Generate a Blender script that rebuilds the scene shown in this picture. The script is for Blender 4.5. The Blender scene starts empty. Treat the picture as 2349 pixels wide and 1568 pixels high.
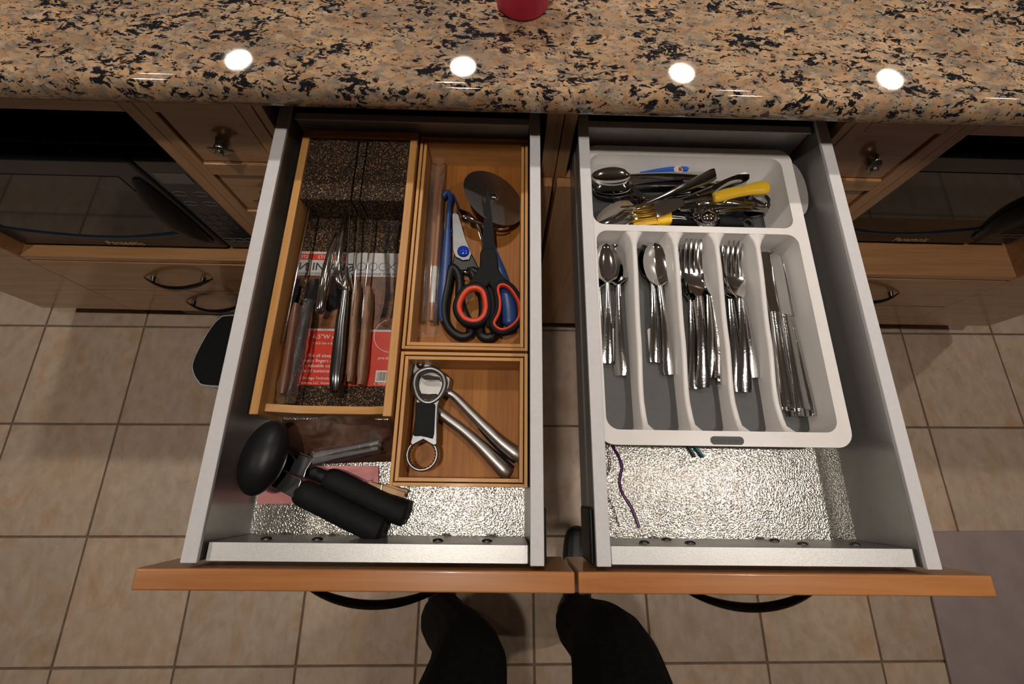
import bpy, bmesh, math, random
from mathutils import Vector, Matrix, Euler

# ------------------------------------------------------------------ scene, camera, light
S = bpy.context.scene
C = S.collection
random.seed(7)
FPX = 1011.64                      # focal length in pixels of the 2349-wide frame
CAMZ = 1.33
RM = Matrix(((0.99966, -0.01834, 0.01861), (0.01168, 0.95162, 0.30705), (0.02335, 0.30674, -0.95151)))
_p, _r, _y = (math.radians(a) for a in (17.9155, 4.3467, -3.4640))
_rt = Vector((1, 0, 0)); _up = Vector((0, math.cos(_p), math.sin(_p))); _fw = Vector((0, math.sin(_p), -math.cos(_p)))
_r2 = _rt * math.cos(_r) + _up * math.sin(_r); _u2 = _up * math.cos(_r) - _rt * math.sin(_r)
_yz = Matrix.Rotation(_y, 3, 'Z')
RT, UP, FW = _yz @ _r2, _yz @ _u2, _yz @ _fw
cd = bpy.data.cameras.new('camera'); cam = bpy.data.objects.new('camera', cd); C.objects.link(cam)
cd.sensor_fit = 'HORIZONTAL'; cd.sensor_width = 36.0; cd.lens = 36.0 * FPX / 2349.0
cd.clip_start = 0.02; cd.clip_end = 50
cam.matrix_world = Matrix(((RT.x, UP.x, -FW.x, 0), (RT.y, UP.y, -FW.y, 0), (RT.z, UP.z, -FW.z, CAMZ), (0, 0, 0, 1)))
S.camera = cam

def P(px, py, z):
    """point of the room seen at a picture position, at a known height z"""
    d = RT * ((px - 1174.5) / FPX) - UP * ((py - 784.0) / FPX) + FW
    k = (CAMZ - z) / -d.z
    return Vector((d.x * k, d.y * k, z))

W = bpy.data.worlds.new('world'); S.world = W; W.use_nodes = True
W.node_tree.nodes['Background'].inputs[0].default_value = (0.62, 0.72, 1.0, 1)
W.node_tree.nodes['Background'].inputs[1].default_value = 0.35
S.view_settings.view_transform = 'Standard'; S.view_settings.look = 'None'
S.view_settings.gamma = 1.0; S.view_settings.use_curve_mapping = False
S.view_settings.exposure = 0.0
CEIL = 2.5
SPOT_W = 35.0
DOWNLIGHTS = [(-1.58, 2.34), (-0.27, 2.34), (1.03, 2.34), (2.29, 2.34),
              (-1.58, 1.12), (-0.27, 1.12), (1.03, 1.12), (2.29, 1.12),
              (-1.58, -0.06), (-0.20, -0.06), (1.06, 0.02)]

# ------------------------------------------------------------------ helpers
class MB:
    def __init__(self): self.v = []; self.f = []
    def add(self, vs, fs):
        o = len(self.v); self.v += [tuple(p) for p in vs]; self.f += [tuple(i + o for i in q) for q in fs]; return self
    def box(self, x0, x1, y0, y1, z0, z1):
        vs = [(x, y, z) for z in (z0, z1) for y in (y0, y1) for x in (x0, x1)]
        return self.add(vs, [(0, 2, 3, 1), (4, 5, 7, 6), (0, 1, 5, 4), (2, 6, 7, 3), (0, 4, 6, 2), (1, 3, 7, 5)])
    def prism(self, out, z0, z1):
        n = len(out)
        a = sum(out[i][0] * out[(i + 1) % n][1] - out[(i + 1) % n][0] * out[i][1] for i in range(n))
        if a < 0: out = out[::-1]
        vs = [(x, y, z0) for x, y in out] + [(x, y, z1) for x, y in out]
        fs = [tuple(range(n))[::-1], tuple(range(n, 2 * n))] + [(i, (i + 1) % n, n + (i + 1) % n, n + i) for i in range(n)]
        return self.add(vs, fs)
    def rings(self, rs, cap=True, closed=False):
        n = len(rs[0]); vs = [p for r in rs for p in r]; fs = []; m = len(rs)
        for k in range(m if closed else m - 1):
            a, b = k * n, ((k + 1) % m) * n
            for i in range(n): j = (i + 1) % n; fs.append((a + i, a + j, b + j, b + i))
        if cap and not closed: fs += [tuple(range(n))[::-1], tuple(range((m - 1) * n, m * n))]
        return self.add(vs, fs)
    def tube(self, path, rad, n=10, up=(0, 0, 1), closed=False, sq=1.0):
        """rad: number or list of r or (r_side, r_up)"""
        path = [Vector(p) for p in path]; m = len(path); rs = []
        upv = Vector(up)
        for k in range(m):
            if closed: t = path[(k + 1) % m] - path[k - 1]
            else: t = path[min(k + 1, m - 1)] - path[max(k - 1, 0)]
            t.normalize(); s = t.cross(upv)
            if s.length < 1e-4: s = t.cross(Vector((0.3, 1, 0.1)))
            s.normalize(); u = s.cross(t)
            r = rad[k] if isinstance(rad, (list, tuple)) and len(rad) == m else rad
            ra, rb = r if isinstance(r, (list, tuple)) else (r, r * sq)
            rs.append([path[k] + s * (ra * math.cos(a)) + u * (rb * math.sin(a)) for a in [2 * math.pi * i / n for i in range(n)]])
        return self.rings(rs, True, closed)
    def lathe(self, prof, n=24, c=(0, 0, 0), M=None):
        rs = []
        for r, z in prof:
            ring = [Vector((max(r, 1e-5) * math.cos(2 * math.pi * i / n), max(r, 1e-5) * math.sin(2 * math.pi * i / n), z)) for i in range(n)]
            if M: ring = [M @ p for p in ring]
            rs.append([p + Vector(c) for p in ring])
        return self.rings(rs)
    def grid(self, rows):
        n = len(rows[0]); vs = [p for r in rows for p in r]; fs = []
        for k in range(len(rows) - 1):
            for i in range(n - 1): a = k * n + i; fs.append((a, a + 1, a + n + 1, a + n))
        return self.add(vs, fs)

def wloc(o):
    v = Vector((0, 0, 0))
    while o: v = v + o.location; o = o.parent
    return v
def obj(name, mb, m, parent=None, smooth=35, bevel=0, seg=2, world=True, solid=0, sub=0):
    me = bpy.data.meshes.new(name)
    off = wloc(parent) if (parent and world) else Vector((0, 0, 0))
    me.from_pydata([(p[0] - off.x, p[1] - off.y, p[2] - off.z) for p in mb.v], [], mb.f)
    bm = bmesh.new(); bm.from_mesh(me); bmesh.ops.recalc_face_normals(bm, faces=bm.faces); bm.to_mesh(me); bm.free()
    me.materials.append(m)
    if smooth:
        me.polygons.foreach_set('use_smooth', [True] * len(me.polygons)); me.set_sharp_from_angle(angle=math.radians(smooth))
    me.update()
    o = bpy.data.objects.new(name, me); C.objects.link(o)
    if parent: o.parent = parent
    if solid:
        md = o.modifiers.new('solid', 'SOLIDIFY'); md.thickness = solid; md.offset = 0
    if bevel:
        md = o.modifiers.new('bevel', 'BEVEL'); md.width = bevel; md.segments = seg; md.limit_method = 'ANGLE'; md.angle_limit = math.radians(40); md.harden_normals = True
    if sub:
        md = o.modifiers.new('sub', 'SUBSURF'); md.levels = sub; md.render_levels = sub
    return o
def tag(o, label, cat, group=None, kind=None):
    if label: o['label'] = label
    if cat: o['category'] = cat
    if group: o['group'] = group
    if kind: o['kind'] = kind
    return o
def thing(name, label, cat, loc=(0, 0, 0), rot=(0, 0, 0), group=None):
    o = bpy.data.objects.new(name, None); o.empty_display_size = 0.02; C.objects.link(o)
    o.location = loc; o.rotation_euler = rot
    return tag(o, label, cat, group)
def part(name, parent, loc=(0, 0, 0), rot=(0, 0, 0)):
    o = bpy.data.objects.new(name, None); o.empty_display_size = 0.02; C.objects.link(o); o.parent = parent
    o.location = Vector(loc) - wloc(parent); o.rotation_euler = rot
    return o
def copy_tree(o, parent=None):
    c = o.copy(); C.objects.link(c); c.parent = parent
    for ch in o.children: copy_tree(ch, c)
    return c
def struct(o): o['kind'] = 'structure'; return o
def rrect(x0, x1, y0, y1, r, n=6):
    out = []
    for cx, cy, a0 in ((x1 - r, y1 - r, 0), (x0 + r, y1 - r, 90), (x0 + r, y0 + r, 180), (x1 - r, y0 + r, 270)):
        for i in range(n + 1):
            a = math.radians(a0 + 90 * i / n); out.append((cx + r * math.cos(a), cy + r * math.sin(a)))
    return out
def catmull(pts, n=6, closed=False):
    pts = [Vector(p) for p in pts]; m = len(pts); out = []
    rng = range(m) if closed else range(m - 1)
    for k in rng:
        if closed: a, b, c, d = pts[k - 1], pts[k], pts[(k + 1) % m], pts[(k + 2) % m]
        else: a, b, c, d = pts[max(k - 1, 0)], pts[k], pts[k + 1], pts[min(k + 2, m - 1)]
        for i in range(n):
            t = i / n
            out.append(0.5 * ((2 * b) + (c - a) * t + (2 * a - 5 * b + 4 * c - d) * t * t + (3 * b - a - 3 * c + d) * t ** 3))
    if not closed: out.append(pts[-1].copy())
    return out
def interp(x, xs, ys):
    if x <= xs[0]: return ys[0]
    for i in range(len(xs) - 1):
        if x <= xs[i + 1]:
            t = (x - xs[i]) / (xs[i + 1] - xs[i]); t = t * t * (3 - 2 * t); return ys[i] + (ys[i + 1] - ys[i]) * t
    return ys[-1]
def text(name, s, size, m, parent, loc, rot=(0, 0, 0), depth=0.0002, sx=1.0, align='LEFT', shear=0.0, bold=0.0):
    cu = bpy.data.curves.new(name, 'FONT'); cu.body = s; cu.size = size; cu.extrude = depth; cu.align_x = align; cu.shear = shear; cu.offset = bold
    cu.resolution_u = 3
    t = bpy.data.objects.new(name, cu); C.objects.link(t)
    dg = bpy.context.evaluated_depsgraph_get(); me = bpy.data.meshes.new_from_object(t.evaluated_get(dg))
    bpy.data.objects.remove(t)
    me.materials.clear(); me.materials.append(m)
    o = bpy.data.objects.new(name, me); C.objects.link(o)
    if parent: o.parent = parent; o.location = Vector(loc) - wloc(parent)
    else: o.location = loc
    o.rotation_euler = rot; o.scale = (sx, 1, 1)
    return o

# ------------------------------------------------------------------ materials
class NT:
    def __init__(self, name):
        self.m = bpy.data.materials.new(name); self.m.use_nodes = True
        self.t = self.m.node_tree; self.b = self.t.nodes['Principled BSDF']; self.out = self.t.nodes['Material Output']
    def n(self, typ, **kw):
        nd = self.t.nodes.new(typ)
        for k, v in kw.items():
            if k.startswith('i_'):
                key = k[2:].replace('_', ' ')
                nd.inputs[key].default_value = v
            else: setattr(nd, k, v)
        return nd
    def l(self, a, b): self.t.links.new(a, b)
    def coord(self, scale=(1, 1, 1), rot=(0, 0, 0), loc=(0, 0, 0), src='Object'):
        tc = self.n('ShaderNodeTexCoord'); mp = self.n('ShaderNodeMapping')
        mp.inputs['Scale'].default_value = scale; mp.inputs['Rotation'].default_value = rot; mp.inputs['Location'].default_value = loc
        self.l(tc.outputs[src], mp.inputs[0]); return mp.outputs[0]
    def noise(self, vec, scale, detail=3, rough=0.55, dist=0.0):
        nd = self.n('ShaderNodeTexNoise'); nd.inputs['Scale'].default_value = scale; nd.inputs['Detail'].default_value = detail
        nd.inputs['Roughness'].default_value = rough; nd.inputs['Distortion'].default_value = dist
        self.l(vec, nd.inputs['Vector']); return nd.outputs['Fac']
    def vor(self, vec, scale, feature='F1', rnd=1.0):
        nd = self.n('ShaderNodeTexVoronoi'); nd.feature = feature; nd.inputs['Scale'].default_value = scale; nd.inputs['Randomness'].default_value = rnd
        self.l(vec, nd.inputs['Vector']); return nd
    def ramp(self, fac, stops, interp='LINEAR'):
        nd = self.n('ShaderNodeValToRGB'); cr = nd.color_ramp; cr.interpolation = interp
        while len(cr.elements) < len(stops): cr.elements.new(0.5)
        for e, (p, c) in zip(cr.elements, stops): e.position = p; e.color = (*c, 1) if len(c) == 3 else c
        self.l(fac, nd.inputs[0]); return nd.outputs[0]
    def mix(self, fac, a, b, typ='MIX'):
        nd = self.n('ShaderNodeMix'); nd.data_type = 'RGBA'; nd.blend_type = typ
        for s, x in ((nd.inputs[0], fac), (nd.inputs[6], a), (nd.inputs[7], b)):
            if hasattr(x, 'is_output') or isinstance(x, bpy.types.NodeSocket): self.l(x, s)
            elif isinstance(x, (tuple, list)): s.default_value = (*x, 1) if len(x) == 3 else x
            else: s.default_value = x
        return nd.outputs[2]
    def math(self, op, a, b=None):
        nd = self.n('ShaderNodeMath'); nd.operation = op
        for s, x in ((nd.inputs[0], a), (nd.inputs[1], b)):
            if x is None: continue
            if isinstance(x, bpy.types.NodeSocket): self.l(x, s)
            else: s.default_value = x
        return nd.outputs[0]
    def bump(self, h, strength=0.3, dist=0.001):
        nd = self.n('ShaderNodeBump'); nd.inputs['Strength'].default_value = strength; nd.inputs['Distance'].default_value = dist
        self.l(h, nd.inputs['Height']); self.l(nd.outputs[0], self.b.inputs['Normal'])
    def col(self, s): self.l(s, self.b.inputs['Base Color'])
    def set(self, **kw):
        names = {'rough': 'Roughness', 'metal': 'Metallic', 'spec': 'Specular IOR Level', 'coat': 'Coat Weight', 'coatr': 'Coat Roughness', 'trans': 'Transmission Weight', 'ior': 'IOR', 'alpha': 'Alpha', 'aniso': 'Anisotropic'}
        for k, v in kw.items(): self.b.inputs[names[k]].default_value = v
        return self
def mat(name, c, rough=0.5, metal=0.0, var=0.08, vs=60, spec=0.5, rvar=0.0, coat=0, bump=0, bs=300, bd=0.0004):
    k = NT(name); k.set(rough=rough, metal=metal, spec=spec, coat=coat, coatr=0.06)
    v = k.coord(); f = k.noise(v, vs, 3)
    lo = tuple(max(0, x * (1 - var)) for x in c); hi = tuple(min(1, x * (1 + var)) for x in c)
    k.col(k.ramp(f, [(0.3, lo), (0.7, hi)]))
    if rvar:
        r = k.ramp(k.noise(v, vs * 2, 4), [(0.3, (rough - rvar,) * 3), (0.7, (rough + rvar,) * 3)]); k.l(r, k.b.inputs['Roughness'])
    if bump: k.bump(k.noise(v, bs, 3), bump, bd)
    return k.m

def m_granite():
    k = NT('granite'); k.set(rough=0.035, spec=0.5)
    v = k.coord((1, 1.75, 1.4), (0, 0, 0.12))
    warp = k.n('ShaderNodeTexNoise'); warp.inputs['Scale'].default_value = 40; warp.inputs['Detail'].default_value = 4; k.l(v, warp.inputs['Vector'])
    add = k.n('ShaderNodeMixRGB'); add.blend_type = 'LINEAR_LIGHT'; add.inputs[0].default_value = 0.012; k.l(v, add.inputs[1]); k.l(warp.outputs['Color'], add.inputs[2])
    w = add.outputs[0]
    vo = k.vor(w, 95)
    grain = k.ramp(vo.outputs['Color'], [(0.0, (0.38, 0.235, 0.14)), (0.3, (0.48, 0.325, 0.20)), (0.55, (0.53, 0.40, 0.28)), (0.75, (0.35, 0.30, 0.24)), (1.0, (0.64, 0.53, 0.41))])
    big = k.ramp(k.noise(v, 10, 4), [(0.35, (0.62, 0.55, 0.49)), (0.62, (1.0, 0.88, 0.74))])
    base = k.mix(1.0, grain, big, 'MULTIPLY')
    grey = k.ramp(k.noise(w, 60, 6, 0.65), [(0.50, (0, 0, 0)), (0.60, (1, 1, 1))])
    base = k.mix(k.math('MULTIPLY', grey, 0.75), base, (0.155, 0.135, 0.115))
    n1 = k.noise(w, 95, 7, 0.66, 0.5); n2 = k.noise(w, 20, 4, 0.6)
    f = k.math('ADD', n1, k.math('MULTIPLY', k.math('SUBTRACT', n2, 0.5), 0.60))
    blk = k.ramp(f, [(0.545, (0, 0, 0)), (0.575, (1, 1, 1))])
    base = k.mix(blk, base, (0.010, 0.011, 0.014))
    n3 = k.noise(w, 230, 3, 0.5); dots = k.ramp(n3, [(0.66, (0, 0, 0)), (0.69, (1, 1, 1))]); base = k.mix(dots, base, (0.02, 0.015, 0.015))
    n4 = k.noise(k.coord((1.2, 2, 2), (0, 0, 0.5), (3, 1, 0)), 110, 2); red = k.ramp(n4, [(0.69, (0, 0, 0)), (0.71, (1, 1, 1))]); base = k.mix(red, base, (0.045, 0.012, 0.012))
    k.col(base); return k.m
def m_tile():
    k = NT('floor_tile'); k.set(rough=0.28, spec=0.4)
    oi = k.n('ShaderNodeObjectInfo'); vm = k.n('ShaderNodeVectorMath'); vm.operation = 'ADD'
    sc = k.n('ShaderNodeVectorMath'); sc.operation = 'SCALE'; sc.inputs['Scale'].default_value = 37.0
    cmb = k.n('ShaderNodeCombineXYZ'); k.l(oi.outputs['Random'], cmb.inputs[0]); k.l(oi.outputs['Random'], cmb.inputs[1]); k.l(cmb.outputs[0], sc.inputs[0])
    v = k.coord((1.3, 0.8, 1)); k.l(v, vm.inputs[0]); k.l(sc.outputs[0], vm.inputs[1]); vv = vm.outputs[0]
    a = k.noise(vv, 9, 6, 0.62, 0.5); b = k.noise(vv, 26, 5, 0.6)
    c1 = k.ramp(a, [(0.30, (0.43, 0.315, 0.225)), (0.52, (0.46, 0.38, 0.315)), (0.72, (0.41, 0.265, 0.155))])
    c2 = k.ramp(b, [(0.35, (0.88, 0.85, 0.80)), (0.65, (1.05, 1.03, 1.0))])
    c = k.mix(1.0, c1, c2, 'MULTIPLY')
    tone = k.ramp(oi.outputs['Random'], [(0, (0.90, 0.87, 0.84)), (1, (1.06, 1.0, 0.94))])
    k.col(k.mix(1.0, c, tone, 'MULTIPLY')); k.bump(b, 0.12, 0.002)
    r = k.ramp(a, [(0.3, (0.22,) * 3), (0.7, (0.40,) * 3)]); k.l(r, k.b.inputs['Roughness'])
    return k.m
def m_wood(name, c, dark, axis=0, rough=0.3, scale=1.0, coat=0.3, streak=0.5, spec=0.5):
    k = NT(name); k.set(rough=rough, coat=coat, coatr=0.1, spec=spec)
    sc = [26 * scale] * 3; sc[axis] = 1.6 * scale
    v = k.coord(tuple(sc)); n1 = k.noise(v, 2.2, 5, 0.6, 0.4)
    sc2 = [120 * scale] * 3; sc2[axis] = 5 * scale
    n2 = k.noise(k.coord(tuple(sc2)), 2.0, 3)
    f = k.math('ADD', k.math('MULTIPLY', n1, 1 - streak * 0.5), k.math('MULTIPLY', n2, streak * 0.5))
    k.col(k.ramp(f, [(0.36, dark), (0.55, c), (0.72, tuple(min(1, x * 1.12) for x in c))]))
    k.bump(n2, 0.05, 0.0005); return k.m
def m_cork():
    k = NT('dark_cork'); k.set(rough=0.85, spec=0.2)
    v = k.coord((1, 1, 1)); vo = k.vor(v, 700); n = k.noise(v, 480, 3, 0.6)
    sp = k.ramp(vo.outputs['Color'], [(0.42, (0.014, 0.010, 0.008)), (0.60, (0.06, 0.033, 0.016)), (0.82, (0.34, 0.18, 0.075)), (1, (0.48, 0.29, 0.14))])
    k.col(k.mix(k.ramp(n, [(0.44, (0, 0, 0)), (0.54, (1, 1, 1))]), (0.013, 0.010, 0.009), sp)); k.bump(n, 0.5, 0.001); return k.m
def m_liner():
    k = NT('embossed_silver_base'); k.set(rough=0.19, metal=0.9)
    v = k.coord((1, 1, 1)); vo = k.vor(v, 620, 'SMOOTH_F1'); n = k.noise(v, 640, 2, 0.5)
    h = k.math('ADD', vo.outputs['Distance'], k.math('MULTIPLY', n, 0.7))
    k.col(k.ramp(n, [(0.3, (0.30, 0.285, 0.255)), (0.7, (0.46, 0.44, 0.40))])); k.bump(h, 0.7, 0.0006); return k.m
def m_film(name='clear_film', tint=(0.95, 0.95, 0.97), amt=0.12, rough=0.08, b=0.6, bs=70, bd=0.004):
    """thin clear plastic: mostly see-through with sharp glints"""
    k = NT(name); k.set(rough=rough, spec=0.6)
    v = k.coord(); n = k.noise(v, bs, 4, 0.6); k.bump(n, b, bd)
    k.b.inputs['Base Color'].default_value = (*tint, 1)
    tr = k.n('ShaderNodeBsdfTransparent'); tr.inputs[0].default_value = (0.97, 0.97, 0.97, 1)
    gl = k.n('ShaderNodeBsdfGlossy'); gl.inputs['Roughness'].default_value = rough
    bp = [x for x in k.t.nodes if x.bl_idname == 'ShaderNodeBump'][0]; k.l(bp.outputs[0], gl.inputs['Normal'])
    fr = k.n('ShaderNodeFresnel'); fr.inputs[0].default_value = 1.5; k.l(bp.outputs[0], fr.inputs['Normal'])
    m1 = k.n('ShaderNodeMixShader'); k.l(k.math('MULTIPLY', fr.outputs[0], 0.9), m1.inputs[0]); k.l(tr.outputs[0], m1.inputs[1]); k.l(gl.outputs[0], m1.inputs[2])
    m2 = k.n('ShaderNodeMixShader'); m2.inputs[0].default_value = amt; k.l(m1.outputs[0], m2.inputs[1]); k.l(k.b.outputs[0], m2.inputs[2])
    k.l(m2.outputs[0], k.out.inputs[0]); return k.m
def m_emit(name, c, s):
    k = NT(name); k.b.inputs['Emission Color'].default_value = (*c, 1); k.b.inputs['Emission Strength'].default_value = s
    k.b.inputs['Base Color'].default_value = (*c, 1); return k.m

M = dict(
    granite=m_granite(), tile=m_tile(), grout=mat('grout', (0.15, 0.098, 0.062), 0.9, var=0.25, vs=40),
    cab=m_wood('maple_laminate', (0.40, 0.205, 0.088), (0.31, 0.15, 0.06), 0, 0.22, 1.0, 0.6, 0.5),
    cabv=m_wood('maple_laminate_upright', (0.40, 0.205, 0.088), (0.31, 0.15, 0.06), 2, 0.25, 1.0, 0.5, 0.5),
    front=m_wood('beech_front', (0.46, 0.185, 0.055), (0.37, 0.135, 0.036), 0, 0.28, 1.0, 0.4, 0.5),
    inside=mat('cabinet_inside', (0.05, 0.042, 0.036), 0.7), kick=mat('kick_board', (0.16, 0.12, 0.09), 0.5),
    bambx=m_wood('bamboo_across', (0.56, 0.285, 0.095), (0.44, 0.205, 0.06), 0, 0.42, 0.9, 0.05, 0.6, 0.3),
    bamby=m_wood('bamboo_along', (0.56, 0.285, 0.095), (0.44, 0.205, 0.06), 1, 0.42, 0.9, 0.05, 0.6, 0.3),
    bambf=m_wood('bamboo_base', (0.34, 0.135, 0.030), (0.255, 0.093, 0.019), 1, 0.45, 1.3, 0.0, 0.9, 0.15),
    cork=m_cork(), liner=m_liner(),
    rail=mat('satin_grey_steel', (0.52, 0.51, 0.51), 0.42, 0.35, 0.03, 200), railtop=mat('pale_grey_rail', (0.60, 0.585, 0.59), 0.5, 0.0, 0.03, 150),
    wallm=mat('dark_grey_steel', (0.30, 0.29, 0.28), 0.33, 0.6, 0.04, 90), ledge=mat('sparkle_aluminium', (0.60, 0.59, 0.57), 0.42, 0.55, 0.10, 900, bump=0.25, bs=900),
    steel=mat('polished_steel', (0.52, 0.51, 0.49), 0.10, 1.0, 0.04, 40, rvar=0.03), chrome=mat('chrome', (0.70, 0.69, 0.68), 0.06, 1.0, 0.03, 30),
    hammered=mat('dimpled_steel', (0.50, 0.49, 0.475), 0.11, 1.0, 0.05, 60, bump=0.18, bs=420, bd=0.0008),
    brushed=mat('brushed_steel', (0.36, 0.345, 0.33), 0.38, 1.0, 0.05, 80), dsteel=mat('dark_steel', (0.20, 0.20, 0.21), 0.20, 1.0, 0.05, 50),
    nickel=mat('aged_nickel', (0.30, 0.28, 0.25), 0.28, 1.0, 0.25, 220), pewter=mat('black_nickel_handle', (0.10, 0.10, 0.10), 0.22, 1.0, 0.1, 60),
    black=mat('black_plastic', (0.008, 0.008, 0.009), 0.42, 0, 0.2, 80, 0.28), rubber=mat('black_rubber', (0.008, 0.008, 0.009), 0.65, 0, 0.2, 200, 0.16, bump=0.2, bs=900),
    gloss=mat('gloss_black', (0.008, 0.008, 0.009), 0.16, 0, 0.1, 30), bglass=mat('black_glass', (0.014, 0.014, 0.016), 0.05, 0, 0.05, 10, spec=0.6),
    micro=mat('microwave_black', (0.012, 0.014, 0.018), 0.22, 0, 0.1, 40), panelk=mat('control_panel', (0.016, 0.017, 0.019), 0.18, 0, 0.1, 40),
    lcd=mat('display', (0.10, 0.105, 0.10), 0.2), zinc=mat('satin_zinc', (0.25, 0.25, 0.255), 0.40, 1.0, 0.06, 60), satin=mat('satin_blade', (0.13, 0.13, 0.13), 0.42, 1.0, 0.1, 60), bluesheen=mat('blue_sheen_strip', (0.020, 0.040, 0.075), 0.16, 0.5, 0.1, 20), greyp=mat('grey_cutlery_plastic', (0.10, 0.10, 0.105), 0.35), print_=mat('grey_print', (0.11, 0.12, 0.13), 0.4), gold=mat('gold_badge', (0.55, 0.45, 0.26), 0.35, 0.6),
    white=mat('white_tray_plastic', (0.74, 0.70, 0.67), 0.33, 0, 0.02, 40), trayg=mat('grey_tray_grip', (0.062, 0.061, 0.060), 0.55, 0, 0.06, 90),
    offw=mat('offwhite_plastic', (0.50, 0.48, 0.46), 0.4), orange=mat('orange_rubber', (0.60, 0.050, 0.015), 0.42, 0, 0.05), blue=mat('blue_plastic', (0.020, 0.055, 0.19), 0.38, 0, 0.1),
    bblue=mat('bright_blue_plastic', (0.010, 0.040, 0.36), 0.15, 0, 0.05), skyb=mat('sky_blue_handle', (0.008, 0.10, 0.50), 0.25), yellow=mat('yellow_plastic', (0.80, 0.48, 0.030), 0.22, 0, 0.04),
    brist=mat('yellow_silicone', (0.85, 0.50, 0.008), 0.40, 0, 0.05), wal=m_wood('walnut_handle', (0.26, 0.140, 0.072), (0.075, 0.036, 0.018), 1, 0.45, 6.0, 0.05, 0.6),
    redw=m_wood('rosewood_handle', (0.135, 0.050, 0.022), (0.06, 0.022, 0.011), 1, 0.40, 6.0, 0.05, 0.6), pine=m_wood('pine_peg', (0.58, 0.36, 0.18), (0.46, 0.26, 0.12), 0, 0.6, 2.0, 0, 0.5),
    pink=mat('pink_paper', (0.66, 0.26, 0.26), 0.7, 0, 0.03), ink=mat('dark_ink', (0.03, 0.015, 0.03), 0.6), card=mat('white_card', (0.46, 0.44, 0.43), 0.45, 0, 0.04), cardk=mat('print_black', (0.012, 0.012, 0.012), 0.4),
    red=mat('red_print', (0.52, 0.030, 0.010), 0.35, 0, 0.06), pict=None, whiteink=mat('white_print', (0.62, 0.60, 0.58), 0.45),
    bag=mat('brown_bag_film', (0.070, 0.031, 0.018), 0.50, 0, 0.35, 40, 0.25, bump=0.4, bs=60, bd=0.002), film=m_film('clear_film', (0.35, 0.33, 0.34), 0.03), wrap=m_film('clear_wrap', (0.40, 0.36, 0.39), 0.05, 0.06, 0.9, 80, 0.004),
    tubep=m_film('clear_tube', (0.85, 0.75, 0.68), 0.05, 0.05, 0.1, 30, 0.001), cup=mat('pink_cup', (0.92, 0.022, 0.115), 0.45, 0, 0.03), cloth=mat('black_trousers', (0.009, 0.009, 0.010), 0.95, 0, 0.3, 120, 0.1, bump=0.3, bs=500),
    mat_=mat('grey_mat', (0.27, 0.205, 0.195), 0.85, 0, 0.10, 14, bump=0.5, bs=400, bd=0.001), stool=mat('stool_white', (0.55, 0.54, 0.53), 0.4), purple=mat('purple_tie', (0.060, 0.006, 0.070), 0.3), teal=mat('teal_tie', (0.008, 0.12, 0.15), 0.3),
    dgreen=mat('dark_green_tie', (0.012, 0.030, 0.022), 0.4), paint=mat('wall_paint', (0.27, 0.235, 0.20), 0.8, 0, 0.03, 4), ceil=mat('ceiling_paint', (0.40, 0.385, 0.36), 0.85, 0, 0.02, 4),
    trim=mat('white_trim', (0.75, 0.72, 0.68), 0.4), lamp=m_emit('lamp_lens', (1.0, 0.88, 0.76), 30.0), day=m_emit('daylight_pane', (0.55, 0.70, 1.0), 1.6), shoe=mat('black_shoe', (0.010, 0.010, 0.011), 0.5),
    screwm=mat('screw_steel', (0.16, 0.16, 0.17), 0.30, 1.0), tan=mat('twist_stick', (0.30, 0.12, 0.05), 0.4), greyw=mat('light_grey_lid', (0.42, 0.40, 0.385), 0.5),
)
k = NT('card_photo'); k.set(rough=0.35)
v_ = k.coord((9, 16, 1)); k.col(k.ramp(k.noise(v_, 2.3, 4, 0.6, 0.8), [(0.30, (0.020, 0.010, 0.008)), (0.45, (0.10, 0.035, 0.012)), (0.56, (0.22, 0.075, 0.022)), (0.66, (0.16, 0.13, 0.13)), (0.8, (0.07, 0.055, 0.06))])); M['pict'] = k.m

# ------------------------------------------------------------------ room shell
RX0, RX1, RY0, RY1 = -3.2, 3.6, -2.6, 4.0
fl = obj('floor', MB().box(RX0, RX1, RY0, RY1, -0.06, -0.004), M['grout'], None, 0); struct(fl)
TP, TYAW = 0.2281 * 1.33, math.radians(0.6067)
TX0, TY0 = 0.0668 * 1.33, 0.353 * 1.33
tile_me = None
rest = MB()
cT, sT = math.cos(TYAW), math.sin(TYAW)
for i in range(-10, 12):
    for j in range(-9, 11):
        gx, gy = TX0 + TP * (i + 0.5), TY0 + TP * (j + 0.5)
        x, y = cT * gx - sT * gy, sT * gx + cT * gy
        if not (RX0 + 0.2 < x < RX1 - 0.2 and RY0 + 0.2 < y < RY1 - 0.2): continue
        hw = TP / 2 - 0.0026
        if -6 <= i <= 7 and -5 <= j <= 0:
            if tile_me is None:
                o = obj('tile', MB().box(-hw, hw, -hw, hw, -0.010, 0.0), M['tile'], fl, 30, 0.0015, 1, world=False); tile_me = o.data
            else:
                o = bpy.data.objects.new('tile', tile_me); C.objects.link(o); o.parent = fl
                md = o.modifiers.new('bevel', 'BEVEL'); md.width = 0.0015; md.segments = 1
            o.location = (x, y, random.uniform(-0.0004, 0.0002)); o.rotation_euler = (0, 0, TYAW)
        else:
            c4 = [(x + cT * a - sT * b, y + sT * a + cT * b) for a, b in ((-hw, -hw), (hw, -hw), (hw, hw), (-hw, hw))]
            rest.prism(c4, -0.010, 0.0)
o = obj('tile_field', rest, M['tile'], fl, 0); o['kind'] = 'stuff'
struct(obj('ceiling', MB().box(RX0, RX1, RY0, RY1, CEIL, CEIL + 0.06), M['ceil'], None, 0))
struct(obj('wall_back', MB().box(RX0, RX1, RY1, RY1 + 0.08, 0, CEIL), M['paint'], None, 0))
struct(obj('wall_front', MB().box(RX0, RX1, RY0 - 0.08, RY0, 0, CEIL), M['paint'], None, 0))
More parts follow.
